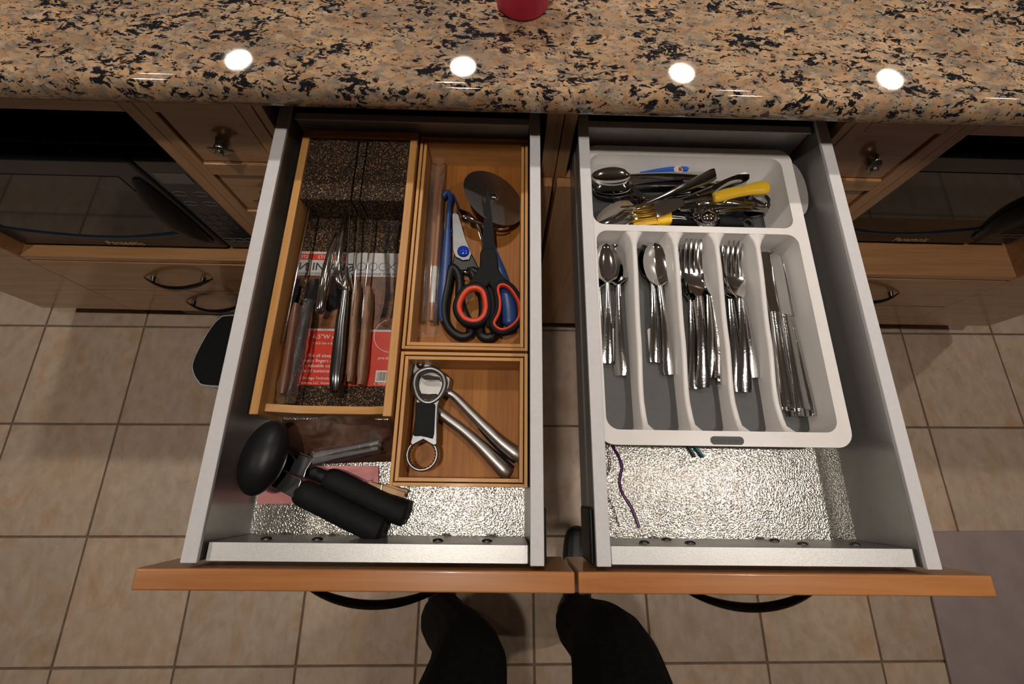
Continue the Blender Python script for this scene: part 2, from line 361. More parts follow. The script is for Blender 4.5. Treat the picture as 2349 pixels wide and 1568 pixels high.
struct(obj('wall_left', MB().box(RX0 - 0.08, RX0, RY0, RY1, 0, CEIL), M['paint'], None, 0))
struct(obj('wall_right', MB().box(RX1, RX1 + 0.08, RY0, RY1, 0, CEIL), M['paint'], None, 0))
w1 = obj('window_1', MB().box(-1.0, 0.5, RY1 - 0.012, RY1 - 0.002, 0.95, 2.15), M['day'], None, 0); struct(w1)
wf = MB()
for a in (-1.0, -0.25, 0.46): wf.box(a, a + 0.04, RY1 - 0.03, RY1 - 0.001, 0.95, 2.15)
for z in (0.92, 2.15): wf.box(-1.04, 0.54, RY1 - 0.035, RY1 - 0.001, z, z + 0.05)
obj('window_frame', wf, M['trim'], w1, 0)
SPOTL = {-1.58: 'ceiling downlight mirrored leftmost in the polished granite', -0.27: 'ceiling downlight mirrored in the granite just left of the pink cup', 1.03: 'ceiling downlight mirrored in the granite behind the cutlery drawer', 2.29: 'ceiling downlight mirrored rightmost in the polished granite'}
for (x, y) in DOWNLIGHTS:
    lab = SPOTL[x] if y > 2 else 'round recessed ceiling downlight overhead, not mirrored in the granite'
    t = thing('recessed_downlight', lab, 'downlight', (x, y, CEIL - 0.012), group='recessed ceiling downlights')
    obj('trim_ring', MB().lathe([(0.095, 0.011), (0.095, 0.004), (0.088, 0.0), (0.076, 0.004), (0.074, 0.011)], 32), M['trim'], t, 40, world=False)
    obj('lamp_lens', MB().lathe([(0.0, 0.005), (0.074, 0.005), (0.074, 0.010), (0.0, 0.010)], 32), M['lamp'], t, 40, world=False)
    ld = bpy.data.lights.new('downlight_bulb', 'SPOT'); ld.energy = SPOT_W; ld.color = (1.0, 0.925, 0.845); ld.spot_size = math.radians(88); ld.spot_blend = 0.75; ld.shadow_soft_size = 0.032
    lo = bpy.data.objects.new('downlight_bulb', ld); C.objects.link(lo); lo.parent = t; lo.location = (0, 0, -0.028)

# ------------------------------------------------------------------ cabinets
DF = 0.48                                      # plane of the cabinet faces
XL, XM, XR = -0.525, 0.078, 0.655
ZC = 0.88
def bxo(name, b, m, parent, bevel=0.0012): return obj(name, MB().box(*b), m, parent, 30, bevel, 2)
def arch_handle(parent, cx, yf, z, span, out, m, name='handle', rise=0.0):
    """bow handle: thin pointed bow standing off the front, two feet"""
    n = 24; h = span / 2; mb = MB(); rs = []
    for k_ in range(n + 1):
        u = -1 + 2 * k_ / n; x = cx + h * u * 1.12; y = yf - out * (1 - u * u * 0.94) + 0.0
        wz = 0.0020 + 0.0060 * (1 - abs(u) ** 3); wy = 0.0016 + 0.0034 * (1 - abs(u) ** 3)
        rs.append([(x, y + wy * math.cos(a), z + wz * math.sin(a)) for a in [2 * math.pi * q / 8 for q in range(8)]])
    mb.rings(rs)
    for s_ in (-1, 1): mb.tube([(cx + s_ * h * 0.80, yf - out * 0.42, z), (cx + s_ * h * 0.82, yf + 0.002, z)], [0.0045, 0.0058], 8)
    return obj(name, mb, m, parent, 50)
KN = []
def wing_knob(parent, x, y, z, wing):
    M1 = Matrix.Rotation(math.radians(90), 3, 'X'); c0 = (x, y, z)
    mb = MB().lathe([(0.0, -0.001), (0.0105, 0.0), (0.0088, 0.003), (0.0085, 0.010), (0.0098, 0.015), (0.0085, 0.0175), (0.0, 0.018)], 18, c0, M1)
    mb.lathe([(0.0, 0.0195), (0.0055, 0.020), (0.0058, 0.0235), (0.0045, 0.0250), (0.0, 0.0253)], 16, c0, M1)
    Rw = Matrix.Rotation(math.radians(wing), 3, 'Y'); rs = []
    for k_ in range(13):
        u = -1 + 2 * k_ / 12; a = 0.0185 * u; w_ = 0.0090 * math.sqrt(max(0.02, 1 - u * u)); bow = 0.004 * u * u
        rs.append([Rw @ Vector((a, -0.020 + bow + 0.0012 * math.sin(t_), w_ * math.cos(t_))) + Vector(c0) for t_ in [2 * math.pi * q / 10 for q in range(10)]])
    mb.rings(rs)
    return obj('knob', mb, M['nickel'], parent, 45)

def microwave(name, label, x0, x1, y0, z0, z1, split, sideflip, logo_x):
    t = thing(name, label, 'microwave', ((x0 + x1) / 2, y0 + 0.2, z0))
    bxo('body', (x0, x1, y0 + 0.030, y0 + 0.36, z0 + 0.008, z1), M['micro'], t, 0.004)
    for fx in (x0 + 0.05, x1 - 0.05):
        for fy in (y0 + 0.06, y0 + 0.32): obj('foot', MB().lathe([(0.012, 0), (0.014, 0.009)], 12, (fx, fy, z0)), M['rubber'], t)
    da, db = (x0, split) if not sideflip else (split, x1)
    ca, cb = (split + 0.002, x1) if not sideflip else (x0, split - 0.002)
    d = bxo('door', (x0, split, y0, y0 + 0.028, z0 + 0.010, z1 - 0.002), M['micro'], t, 0.008)
    wx0, wx1 = x0 + 0.045, split - 0.055
    # curved glass window
    out = [(wx0, z1 - 0.045)] + [(wx0 + (wx1 - wx0) * k_ / 16, z0 + 0.088 - 0.030 * math.sin(math.pi * k_ / 16)) for k_ in range(17)] + [(wx1 + 0.006, z1 - 0.045)]
    mb = MB(); mb.prism(out, -0.0015, 0.0012)
    mb.v = [(p[0], y0 - p[2], p[1]) for p in mb.v]
    obj('window_glass', mb, M['bglass'], d, 30)
    # bowed shiny strip under the glass, bluish reflection put into its colour
    mb = MB().tube([(x0 + 0.02 + (split - x0 - 0.04) * k_ / 20, y0 - 0.0005, z0 + 0.084 - 0.032 * math.sin(math.pi * k_ / 20)) for k_ in range(21)], (0.0035, 0.0060), 8)
    obj('bow_strip', mb, M['bluesheen'], d, 50)
    # grip: leaf shaped black pull on the latch side
    mb = MB(); rs = []
    for k_ in range(17):
        u = k_ / 16; z = z1 - 0.050 + (z0 + 0.040 - (z1 - 0.050)) * u; w_ = 0.004 + 0.024 * math.sin(math.pi * min(1, u * 0.9 + 0.05)); dpt = 0.004 + 0.020 * math.sin(math.pi * u)
        cx = split - 0.022 - 0.012 * math.sin(math.pi * u)
        rs.append([(cx + w_ * math.cos(a), y0 - 0.002 - dpt * max(0, math.sin(a)), z) for a in [2 * math.pi * q / 12 for q in range(12)]])
    mb.rings(rs); obj('door_grip', mb, M['black'], d, 50)
    text('badge', 'Panasonic', 0.019, M['gold'], d, (logo_x, y0 - 0.0010, z0 + 0.021), (math.pi / 2, 0, 0), 0.0004, 1.1, 'CENTER', bold=0.0004)
    c_ = bxo('control_panel', (split + 0.002, x1, y0 + 0.002, y0 + 0.028, z0 + 0.010, z1 - 0.002), M['panelk'], t, 0.006)
    pw = x1 - split - 0.002; cx = split + 0.002 + pw / 2
    obj('display', MB().box(cx - pw * 0.34, cx + pw * 0.34, y0 + 0.0008, y0 + 0.003, z1 - 0.062, z1 - 0.036), M['lcd'], c_, 0)
    for r_ in range(4):
        for q in range(3):
            bx_, bz = cx + (q - 1) * pw * 0.26, z1 - 0.165 - r_ * 0.020
            dgt = '123456789'[r_ * 3 + q] if r_ < 3 else ('', '0', '')[q]
            kb = obj('key', MB().lathe([(0.0, 0), (0.0085, 0.0), (0.0075, 0.0012), (0.0, 0.0012)], 14, (bx_, y0 + 0.0022, bz), Matrix.Rotation(math.pi / 2, 3, 'X')), M['panelk'], c_, 40)
            if dgt: text('digit', dgt, 0.009, M['print_'], kb, (bx_, y0 + 0.0006, bz - 0.003), (math.pi / 2, 0, 0), 0.0001, 1, 'CENTER').parent = c_
    for r_ in range(3):
        for q in range(2 if r_ < 2 else 3):
            bx_ = cx + ((q - 0.5) * pw * 0.44 if r_ < 2 else (q - 1) * pw * 0.28); bz = (z1 - 0.092, z1 - 0.122, z0 + 0.048)[r_]
            mb = MB().tube([(bx_ + 0.013 * math.cos(a), y0 + 0.0016, bz + 0.0065 * math.sin(a)) for a in [2 * math.pi * s_ / 16 for s_ in range(16)]], 0.0007, 5, (0, 1, 0), True)
            obj('key_ring', mb, M['print_'], c_, 50)
    # children of nested texts sit in world space: fix offsets
    for o_ in c_.children:
        if o_.name.startswith('digit'): pass
    return t

def tower(name, label, x0, x1, dx0, dx1, wing):
    """narrow cabinet with a stack of small inset drawers"""
    t = thing(name, label, 'cabinet', ((x0 + x1) / 2, DF + 0.28, 0))
    bxo('side_panel', (x0, x0 + 0.016, DF + 0.018, 1.06, 0.087, ZC), M['cabv'], t); bxo('side_panel', (x1 - 0.016, x1, DF + 0.018, 1.06, 0.087, ZC), M['cabv'], t)
    bxo('back_panel', (x0 + 0.016, x1 - 0.016, 1.045, 1.06, 0.087, ZC), M['cabv'], t)
    bxo('kick_board', (x0, x1, DF + 0.022, DF + 0.036, 0.0, 0.087), M['kick'], t)
    bxo('stile', (x0, dx0 - 0.001, DF, DF + 0.018, 0.087, ZC), M['cabv'], t, 0.0015); bxo('stile', (dx1 + 0.001, x1, DF, DF + 0.018, 0.087, ZC), M['cabv'], t, 0.0015)
    zt = 0.838
    bxo('rail', (dx0 - 0.001, dx1 + 0.001, DF, DF + 0.018, zt + 0.001, ZC), M['cab'], t)
    for q in range(5):
        z1 = zt - q * 0.1275; z0 = z1 - 0.101
        d = bxo('small_drawer', (dx0 + 0.0008, dx1 - 0.0016, DF + 0.004, DF + 0.022, z0 + 0.0012, z1 - 0.0008), M['cab'], t, 0.002)
        if q == 0: KN.append((d, (dx0 + dx1) / 2, DF + 0.004, (z0 + z1) / 2 - 0.004, wing))
        elif q == 1: KN.append((d, (dx0 + dx1) / 2, DF + 0.004, (z0 + z1) / 2 - 0.004, wing))
        bxo('rail', (dx0 - 0.001, dx1 + 0.001, DF - 0.0005, DF + 0.018, max(z0 - 0.0265, 0.087), z0), M['cab'], t, 0.0018)
    return t
tl = tower('spice_drawer_cabinet', 'narrow maple cabinet with small inset drawers beside the left microwave', -0.504, -0.346, -0.484, -0.369, 8)
tr = tower('spice_drawer_cabinet', 'narrow maple cabinet with small inset drawers beside the right microwave', 0.482, 0.636, 0.504, 0.615, 70)
for a in KN: wing_knob(*a)

def bay(name, label, xi, xo, xend, shelf_y, hx, left):
    """microwave bay with open shelf above two wide drawers"""
    t = thing(name, label, 'cabinet', ((xi + xo) / 2, DF + 0.28, 0))
    a, b = (xo, xi) if left else (xi, xo)            # opening from a to b
    e0, e1 = (xend, a) if left else (b, xend)
    w_ = 0.021
    if left: bxo('stile', (b, b + w_, DF, DF + 0.020, 0.087, ZC), M['cabv'], t, 0.0015); bxo('side_panel', (b, b + 0.018, DF + 0.02, 1.06, 0.087, ZC), M['cabv'], t)
    else: bxo('stile', (a - w_ + 0.002, a, DF, DF + 0.020, 0.087, ZC), M['cabv'], t, 0.0015); bxo('side_panel', (a - 0.018, a, DF + 0.02, 1.06, 0.087, ZC), M['cabv'], t)
    bxo('end_panel', (e0, e1, DF, 1.06, 0.087, ZC), M['cab'], t, 0.003)
    bxo('rail', (a, b, DF, DF + 0.020, 0.838, ZC), M['cab'], t)
    bxo('shelf', (a, b, DF + 0.001, 1.045, 0.392, 0.410), M['cab'], t, 0.002)
    bxo('back_panel', (a, b, 1.045, 1.06, 0.087, ZC), M['inside'], t)
    bxo('side_lining', ((a, a + 0.002, DF + 0.02, 1.045, 0.41, 0.838) if not left else (b - 0.002, b, DF + 0.02, 1.045, 0.41, 0.838)), M['cabv'], t, 0)
    for z0, z1, hz in ((0.232, 0.389, 0.318), (0.089, 0.229, 0.166)):
        d = bxo('wide_drawer', (a + 0.002, b - 0.001, DF - 0.001, DF + 0.018, z0, z1), M['cab'], t, 0.002)
        arch_handle(d, hx, DF - 0.001, hz, 0.150, 0.030, M['pewter'])
    kx = (a + 0.10, b) if left else (a, b - 0.10)
    bxo('kick_board', (kx[0], kx[1], DF + 0.022, DF + 0.036, 0.0, 0.087), M['kick'], t)
    return t
bay('microwave_cabinet', 'maple cabinet holding the left microwave above two wide drawers', XL, -1.105, -1.365, 0, -0.81, True)
bay('microwave_cabinet', 'maple cabinet holding the right microwave above wide drawers', XR, 1.215, 1.49, 0, 0.925, False)
microwave('microwave', 'black microwave with bowed strip in the left cabinet bay', -1.098, -0.545, 0.505, 0.410, 0.712, -0.632, False, -0.852)
microwave('microwave', 'black microwave set deep in the right cabinet bay', 0.672, 1.208, 0.560, 0.410, 0.712, 1.115, False, 0.955)

def base_cab(name, label, x0, x1, dx0, dx1):
    t = thing(name, label, 'cabinet', ((x0 + x1) / 2, DF + 0.28, 0))
    bxo('side_panel', (x0, x0 + 0.016, DF + 0.016, 1.06, 0.087, ZC), M['inside'], t); bxo('side_panel', (x1 - 0.016, x1, DF + 0.016, 1.06, 0.087, ZC), M['inside'], t)
    bxo('back_panel', (x0 + 0.016, x1 - 0.016, 1.045, 1.06, 0.087, ZC), M['inside'], t)
    bxo('shelf', (x0 + 0.016, x1 - 0.016, DF + 0.02, 1.045, 0.700, 0.716), M['inside'], t)
    bxo('stile', (x0, dx0, DF, DF + 0.016, 0.087, ZC), M['cabv'], t, 0.0015); bxo('stile', (dx1, x1, DF, DF + 0.016, 0.087, ZC), M['cabv'], t, 0.0015)
    bxo('rail', (dx0, dx1, DF, DF + 0.016, 0.705, 0.7275), M['cab'], t)
    for a, b in ((x0 + 0.003, (x0 + x1) / 2 - 0.001), ((x0 + x1) / 2 + 0.001, x1 - 0.003)):
        pass
    d = bxo('door', (x0 + 0.003, x1 - 0.003, DF - 0.018, DF - 0.001, 0.090, 0.7275), M['cabv'], t, 0.002)
    bxo('kick_board', (x0, x1, DF + 0.022, DF + 0.036, 0.0, 0.087), M['kick'], t)
    return t
base_cab('base_cabinet', 'maple base cabinet behind the open drawer of knives and scissors', -0.345, XM - 0.0005, -0.332, 0.054)
base_cab('base_cabinet', 'maple base cabinet behind the open cutlery drawer', XM + 0.0005, 0.481, 0.096, 0.468)

# ------------------------------------------------------------------ granite worktop
prof = [(1.36, 0.88), (0.475, 0.88), (0.470, 0.88)]
for q in range(25):
    a = math.radians(270 - 180 * q / 24); prof.append((0.4625 + 0.0185 * math.cos(a), 0.90 + 0.020 * math.sin(a)))
prof += [(0.4632, 0.92), (0.4645, 0.92), (0.50, 0.92), (1.36, 0.92)]
mb = MB().rings([[(x, y, z) for y, z in prof] for x in (-1.43, 1.57)])
tag(obj('granite_worktop', mb, M['granite'], None, 50), 'polished speckled tan and black granite worktop with rounded edge', 'worktop')
# pink cup
cp = P(1198, 20, 0.92); c_ = thing('pink_cup', 'bright pink plastic cup standing on the granite worktop', 'cup', (cp.x, cp.y + 0.009, 0.92))
obj('cup_wall', MB().lathe([(0.0, 0.0), (0.031, 0.0), (0.0335, 0.003), (0.040, 0.11), (0.0385, 0.11), (0.032, 0.006), (0.0, 0.005)], 40), M['cup'], c_, 50, world=False)
obj('rim', MB().tube([(0.0395 * math.cos(a), 0.0395 * math.sin(a), 0.11) for a in [2 * math.pi * q / 40 for q in range(40)]], 0.0012, 6, closed=True), M['cup'], c_, 60, world=False)

# ------------------------------------------------------------------ the two pulled-out drawers
ZR, ZB = 0.83, 0.742
YF, YB = -0.0785, 0.508
def wall_profile(xi, xo):
    """section of a steel drawer side; xi inner edge, xo outer edge of the top cap"""
    s = 1 if xo > xi else -1
    return [(xi, ZR), (xo, ZR), (xo, ZR - 0.006), (xo - s * 0.0015, ZR - 0.008), (xo - s * 0.0015, ZR - 0.026), (xo - s * 0.003, ZR - 0.028), (xo - s * 0.003, ZR - 0.048),
            (xo - s * 0.0015, ZR - 0.050), (xo - s * 0.0015, ZR - 0.070), (xo - s * 0.003, ZR - 0.072), (xo - s * 0.003, ZB - 0.012),
            (xi - s * 0.002, ZB - 0.012), (xi - s * 0.002, ZB + 0.004), (xi + s * 0.001, ZB + 0.026), (xi + s * 0.002, ZR - 0.012), (xi, ZR - 0.003)]
def drawer(name, label, xo0, xi0, xi1, xo1, fx0, fx1, hx, screws):
    t = thing(name, label, 'drawer', ((xo0 + xo1) / 2, 0.2, ZB - 0.016))
    for a, b, nm in ((xi0, xo0, 'l'), (xi1, xo1, 'r')):
        pr = wall_profile(a, b)
        sp = obj('side_panel', MB().rings([[(x, y, z) for x, z in pr] for y in (YF, YB)]), M['wallm'], t, 25, 0.0006, 1)
        s = 1 if b > a else -1
        lo_, hi_ = sorted((a, b))
        obj('top_cap', MB().box(lo_ - 0.0003, hi_ + 0.0003, YF - 0.001, YB, ZR - 0.004, ZR + 0.0012), M['railtop'], sp, 30, 0.001, 2)
        xx = b - s * 0.001
        obj('bracket_cover', MB().box(min(xx, xx + s * 0.005), max(xx, xx + s * 0.005), YF - 0.002, YF + 0.055, ZR - 0.066, ZR - 0.012), M['black'], sp, 30, 0.003, 3)
    obj('base_panel', MB().box(xi0 - 0.001, xi1 + 0.001, YF, YB, ZB - 0.012, ZB), M['liner'], t, 0)
    bk = obj('back_panel', MB().box(xi0, xi1, YB - 0.010, YB, ZB, ZR - 0.012), M['rail'], t, 30, 0.0012)  # paler than the sides: reflected light put into the colour
    obj('back_lip', MB().box(xi0, xi1, YB - 0.014, YB - 0.002, ZR - 0.013, ZR - 0.010), M['railtop'], bk, 30, 0.001)  # pale colour stands for the highlight along the top edge
    ld_ = obj('front_ledge', MB().box(xi0 + 0.002, xi1 - 0.001, YF, YF + 0.0175, ZB, ZR - 0.010), M['wallm'], t, 30, 0.001)
    obj('ledge_cap', MB().box(xi0 + 0.003, xi1 - 0.002, YF - 0.0005, YF + 0.0178, ZR - 0.0102, ZR - 0.0088), M['ledge'], ld_, 30, 0.0006, 1)
    for sx, sz in screws:
        Ms = Matrix.Rotation(math.radians(-90), 3, 'X')
        obj('screw', MB().lathe([(0.0, 0.0), (0.0062, 0.0), (0.0058, 0.0016), (0.003, 0.0030), (0.0, 0.0032)], 14, (sx, YF + 0.0174, sz), Ms), M['screwm'], ld_, 50)
    f = obj('front_panel', MB().box(fx0, fx1, -0.1035, -0.0835, 0.735, 0.8345), M['front'], t, 30, 0.0018, 3)
    arch_handle(f, hx, -0.1035, 0.778, 0.150, 0.024, M['pewter'])
    return t
def scx(px, z): return P(px, 1237, z).x
drawer('open_drawer', 'pulled-out steel drawer holding the knife box and bamboo boxes', -0.3225, -0.3065, 0.0315, 0.0455, -0.3625, 0.0762, P(852, 1380, 0.785).x, [(scx(q, 0.792), 0.792) for q in (612, 728, 1005, 1117)])
drawer('open_drawer', 'pulled-out steel drawer holding the white cutlery tray', 0.1000, 0.1145, 0.4455, 0.4610, 0.0795, 0.5080, P(1730, 1378, 0.785).x, [(scx(q, 0.790), 0.790) for q in (1477, 1582, 1838, 1957)] + [(scx(q, 0.760), 0.760) for q in (1528, 1775)])

# ================================================================== contents of the left drawer
def Z(ox, oy, s, pts, z):
    """points given in an enlarged detail (origin ox, oy, scale s) -> room points at height z"""
    return [P(ox + s * a, oy + s * b, z) for a, b in pts]
def xy(ps): return [(p.x, p.y) for p in ps]
def centre(ps): return sum((Vector(p) for p in ps), Vector()) / len(ps)
FB = ZB + 0.0012
# ---- knife box
kx0, kx1, ky0, ky1, kz1 = -0.2975, -0.1310, 0.0745, 0.4895, 0.8055
kb = thing('knife_box', 'bamboo in-drawer knife holder lined with dark cork', 'knife box', ((kx0 + kx1) / 2, 0.28, FB))
for a, b in ((kx0, kx0 + 0.0105), (kx1 - 0.0105, kx1)): bxo('side_board', (a, b, ky0, ky1, FB, kz1), M['bamby'], kb, 0.0012)
bxo('back_board', (kx0 + 0.0105, kx1 - 0.0105, ky1 - 0.0115, ky1, FB, kz1 - 0.0004), M['bambx'], kb, 0.001)
mb = MB(); rs = []
for q in range(13):
    u = q / 12; x = kx0 + 0.0105 + (kx1 - kx0 - 0.021) * u
    dip = 0.012 * min(1, 4 * u, 4 * (1 - u) + 0.35); z = 0.792 - dip
    rs.append([(x, 0.080, FB), (x, 0.090, FB), (x, 0.090, z), (x, 0.080, z)])
obj('front_board', mb.rings(rs), M['bambx'], kb, 30, 0.001)
ix0, ix1 = kx0 + 0.0106, kx1 - 0.0106
bxo('cork_base', (ix0, ix1, 0.0902, ky1 - 0.0117, FB, 0.7535), M['cork'], kb, 0)
s1, s2 = P(815, 390, 0.80).x, P(835, 390, 0.80).x
s0 = P(714, 470, 0.80).x + 0.004
edges = [ix0, s1 - 0.0011, s1 + 0.0011, s2 - 0.0009, s2 + 0.0009, ix1]
for q in (0, 2, 4): bxo('cork_block', (edges[q], edges[q + 1], 0.374, 0.4778, 0.7536, 0.8010), M['cork'], kb, 0.0006)
# printed card on the cork
cz = 0.7538
cardx0, cardx1, cardy0, cardy1 = ix0 + 0.006, ix1 - 0.002, 0.121, 0.318
cd_ = thing('printed_card', 'red, white and photo printed leaflet lying inside the knife box', 'leaflet', ((cardx0 + cardx1) / 2, 0.22, cz))
bxo('sheet', (cardx0, cardx1, cardy0, cardy1, cz, cz + 0.0005), M['card'], cd_, 0)
zt = cz + 0.0006
bxo('photo_print', (cardx0, cardx1, 0.200, 0.280, cz + 0.0005, zt), M['pict'], cd_, 0)
bxo('red_panel', (cardx0, cardx1, cardy0, 0.197, cz + 0.0005, zt), M['red'], cd_, 0)
bxo('red_band', (cardx0, cardx0 + 0.050, 0.3045, 0.3145, cz + 0.0005, zt), M['red'], cd_, 0)
zt2 = zt + 0.0001
cw = M['whiteink']; ck = M['cardk']
TXT = [('STORAGE TECH', 0.0075, 'w', 0.010, 0.3068, 1), ('IN-KNIFE', 0.017, 'k', 0.004, 0.2885, 1), ('protects  Safely stores', 0.0068, 'k', 0.002, 0.2812, 1),
       ('6.5"W x 2.5"H', 0.0088, 'w', 0.021, 0.1855, 1), ('(16.5 cm x 6.35 cm)', 0.0052, 'w', 0.022, 0.1775, 1), ('Fits all sizes of knives in', 0.0066, 'w', 0.018, 0.1595, 1), ('Keeps fingers safe while pr', 0.0066, 'w', 0.011, 0.1525, 1),
       ('Saves valuable counter space', 0.0066, 'w', 0.004, 0.1455, 1), ('Made of sustainable Bamboo', 0.0066, 'w', 0.005, 0.1385, 1), ('Storage Technologies Addict', 0.0050, 'w', 0.016, 0.1290, 1), ('ventures, LLC  Houston TX 77057', 0.0042, 'w', 0.014, 0.1228, 1),
       ('protects your fine knives', 0.0072, 'k', 0.064, 0.2822, 1), ('pre-sized', 0.006, 'w', 0.112, 0.158, 1), ('c. Knife', 0.006, 'w', 0.110, 0.1228, 1)]
for s_, sz, col_, dx, y_, sx_ in TXT:
    text('lettering', s_, sz, cw if col_ == 'w' else ck, cd_, (cardx0 + dx, y_, zt2), (0, 0, 0), 0.00005, sx_, bold=0.0002 if s_ == 'IN-KNIFE' else 0.0)
# thin line lettering "dock"
def stroke(pts, r, z=zt2): return MB().tube([(p[0], p[1], z + 0.0001) for p in pts], r, 5)
lx = cardx0 + 0.068; ly = 0.2895; hh = 0.0125
def circ(cx, cy, r, a0, a1, n=16): return [(cx + r * math.cos(math.radians(a0 + (a1 - a0) * q / n)), cy + r * math.sin(math.radians(a0 + (a1 - a0) * q / n))) for q in range(n + 1)]
mbl = stroke(circ(lx + 0.0065, ly + 0.0062, 0.0062, 0, 360), 0.00035)
for st in ([(lx + 0.013, ly), (lx + 0.0145, ly + 0.021)], circ(lx + 0.0225, ly + 0.0062, 0.0062, 0, 360), circ(lx + 0.0375, ly + 0.0062, 0.0062, 55, 305), [(lx + 0.043, ly + 0.0125), (lx + 0.054, ly)], [(lx + 0.043, ly), (lx + 0.054, ly + 0.0125)]):
    s2_ = stroke(st, 0.00035); mbl.add(s2_.v, s2_.f)
obj('line_lettering', mbl, ck, cd_, 50)
text('lettering', 'TM', 0.003, ck, cd_, (lx + 0.055, ly + 0.0115, zt2), (0, 0, 0), 0.00005)
mbc = MB().tube([(q[0], q[1], zt2) for q in circ(ix1 - 0.012, 0.192, 0.024, 110, 300, 30)], 0.0005, 5)
obj('printed_ring', mbc, cw, cd_, 50)
bxo('barcode_panel', (cardx1 - 0.026, cardx1 - 0.001, 0.1265, 0.1425, zt, zt2), cw, cd_, 0)
bmb = MB(); xb = cardx1 - 0.0245
while xb < cardx1 - 0.003:
    wb = random.choice((0.0004, 0.0006, 0.001)); bmb.box(xb, xb + wb, 0.1285, 0.1405, zt2, zt2 + 0.0001); xb += wb + random.choice((0.0004, 0.0006, 0.0009))
obj('barcode_bars', bmb, ck, cd_, 0)

def slab(p0, p1, th, z0a, z1a, z0b=None, z1b=None):
    """upright thin plate from p0 to p1 (blade seen on its spine)"""
    z0b = z0a if z0b is None else z0b; z1b = z1a if z1b is None else z1b
    d = Vector((p1.x - p0.x, p1.y - p0.y, 0)); d.normalize(); s = Vector((d.y, -d.x, 0)) * (th / 2)
    a, b = Vector((p0.x, p0.y, 0)), Vector((p1.x, p1.y, 0))
    vs = [a - s + Vector((0, 0, z0a)), a + s + Vector((0, 0, z0a)), a + s + Vector((0, 0, z1a)), a - s + Vector((0, 0, z1a)),
          b - s + Vector((0, 0, z0b)), b + s + Vector((0, 0, z0b)), b + s + Vector((0, 0, z1b)), b - s + Vector((0, 0, z1b))]
    return MB().rings([vs[:4], vs[4:]])
def sup(path, rad, n=12, e=0.55):
    """tube with a boxy rounded section; rad list of (side, up)"""
    path = [Vector(p) for p in path]; rs = []; m = len(path)
    for k_ in range(m):
        t = path[min(k_ + 1, m - 1)] - path[max(k_ - 1, 0)]; t.normalize(); s = t.cross(Vector((0, 0, 1))); s.normalize(); u = s.cross(t)
        ra, rb = rad[k_]
        def f(c): return math.copysign(abs(c) ** e, c)
        rs.append([path[k_] + s * ra * f(math.cos(a)) + u * rb * f(math.sin(a)) for a in [2 * math.pi * (q + 0.5) / n for q in range(n)]])
    return MB().rings(rs)
def lin(a, b, n): return [a.lerp(b, q / (n - 1)) for q in range(n)]
def wood_knife(label, top, bot, tang, tip, z, hw, m, hz=0.009, group=None):
    """steak knife on edge: wooden handle with full tang, blade spine upward"""
    a, b = P(*bot, z), P(*top, z); t = thing('steak_knife', label, 'knife', (a.x, a.y, 0.7545), group=group)
    ps = lin(a, b, 12); rd = []
    for q in range(12):
        u = q / 11; w_ = hw * (1.0 - 0.12 * math.sin(math.pi * u)); e_ = min(1, 0.55 + 3 * min(u, 1 - u)); rd.append((w_ * e_, hz * (0.75 + 0.25 * e_)))
    obj('handle', sup(ps, rd, 12, 0.6), m, t, 50)
    tg = P(*tang, z); tp = P(*tip, z)
    obj('blade', slab(tg, tp, 0.0022, z - hz * 0.4, z + hz + 0.0008, 0.760, z + hz - 0.001 - max(0, z - 0.77) * 0.5), M['chrome'], t, 60, 0.0007, 3)
    return t
wood_knife('walnut handled steak knife against the left wall of the knife box', (684, 700), (653, 905), (658, 790), (713, 476), 0.7830, 0.0062, M['redw'], 0.011)
wood_knife('walnut handled steak knife next to the large steel knife', (821, 648), (805, 878), (815, 730), (829, 476), 0.7665, 0.0056, M['wal'], 0.011)
wood_knife('walnut handled steak knife nearest the barcode', (848, 662), (829, 884), (835, 745), (859, 500), 0.7665, 0.0062, M['wal'], 0.011)
# large steel knife
z = 0.770
t = thing('carving_knife', 'large knife with grey steel handle lying between wooden handled knives', 'knife', (P(775, 900, z).x, P(775, 900, z).y, 0.7545))
ps = [P(*q, z) for q in ((773, 908), (773, 898), (775, 860), (781, 800), (787, 740), (793, 695), (796, 672))]
obj('handle', sup(ps, [(0.0040, 0.006), (0.0078, 0.0100), (0.0092, 0.0125), (0.0090, 0.0125), (0.0082, 0.0120), (0.0072, 0.0115), (0.0060, 0.0115)], 14, 0.75), M['dsteel'], t, 60)
ps = [P(*q, z) for q in ((796, 672), (796.5, 664), (797, 650), (799.5, 630), (801, 612))]
obj('bolster', sup(ps, [(0.0066, 0.0125), (0.0068, 0.0130), (0.0058, 0.0125), (0.0026, 0.0120), (0.0012, 0.0115)], 14, 0.8), M['steel'], t, 60)
obj('blade', slab(P(801, 620, z), P(809, 476, z), 0.0022, 0.756, z + 0.0115, 0.760, z + 0.010), M['chrome'], t, 60, 0.0009, 3)
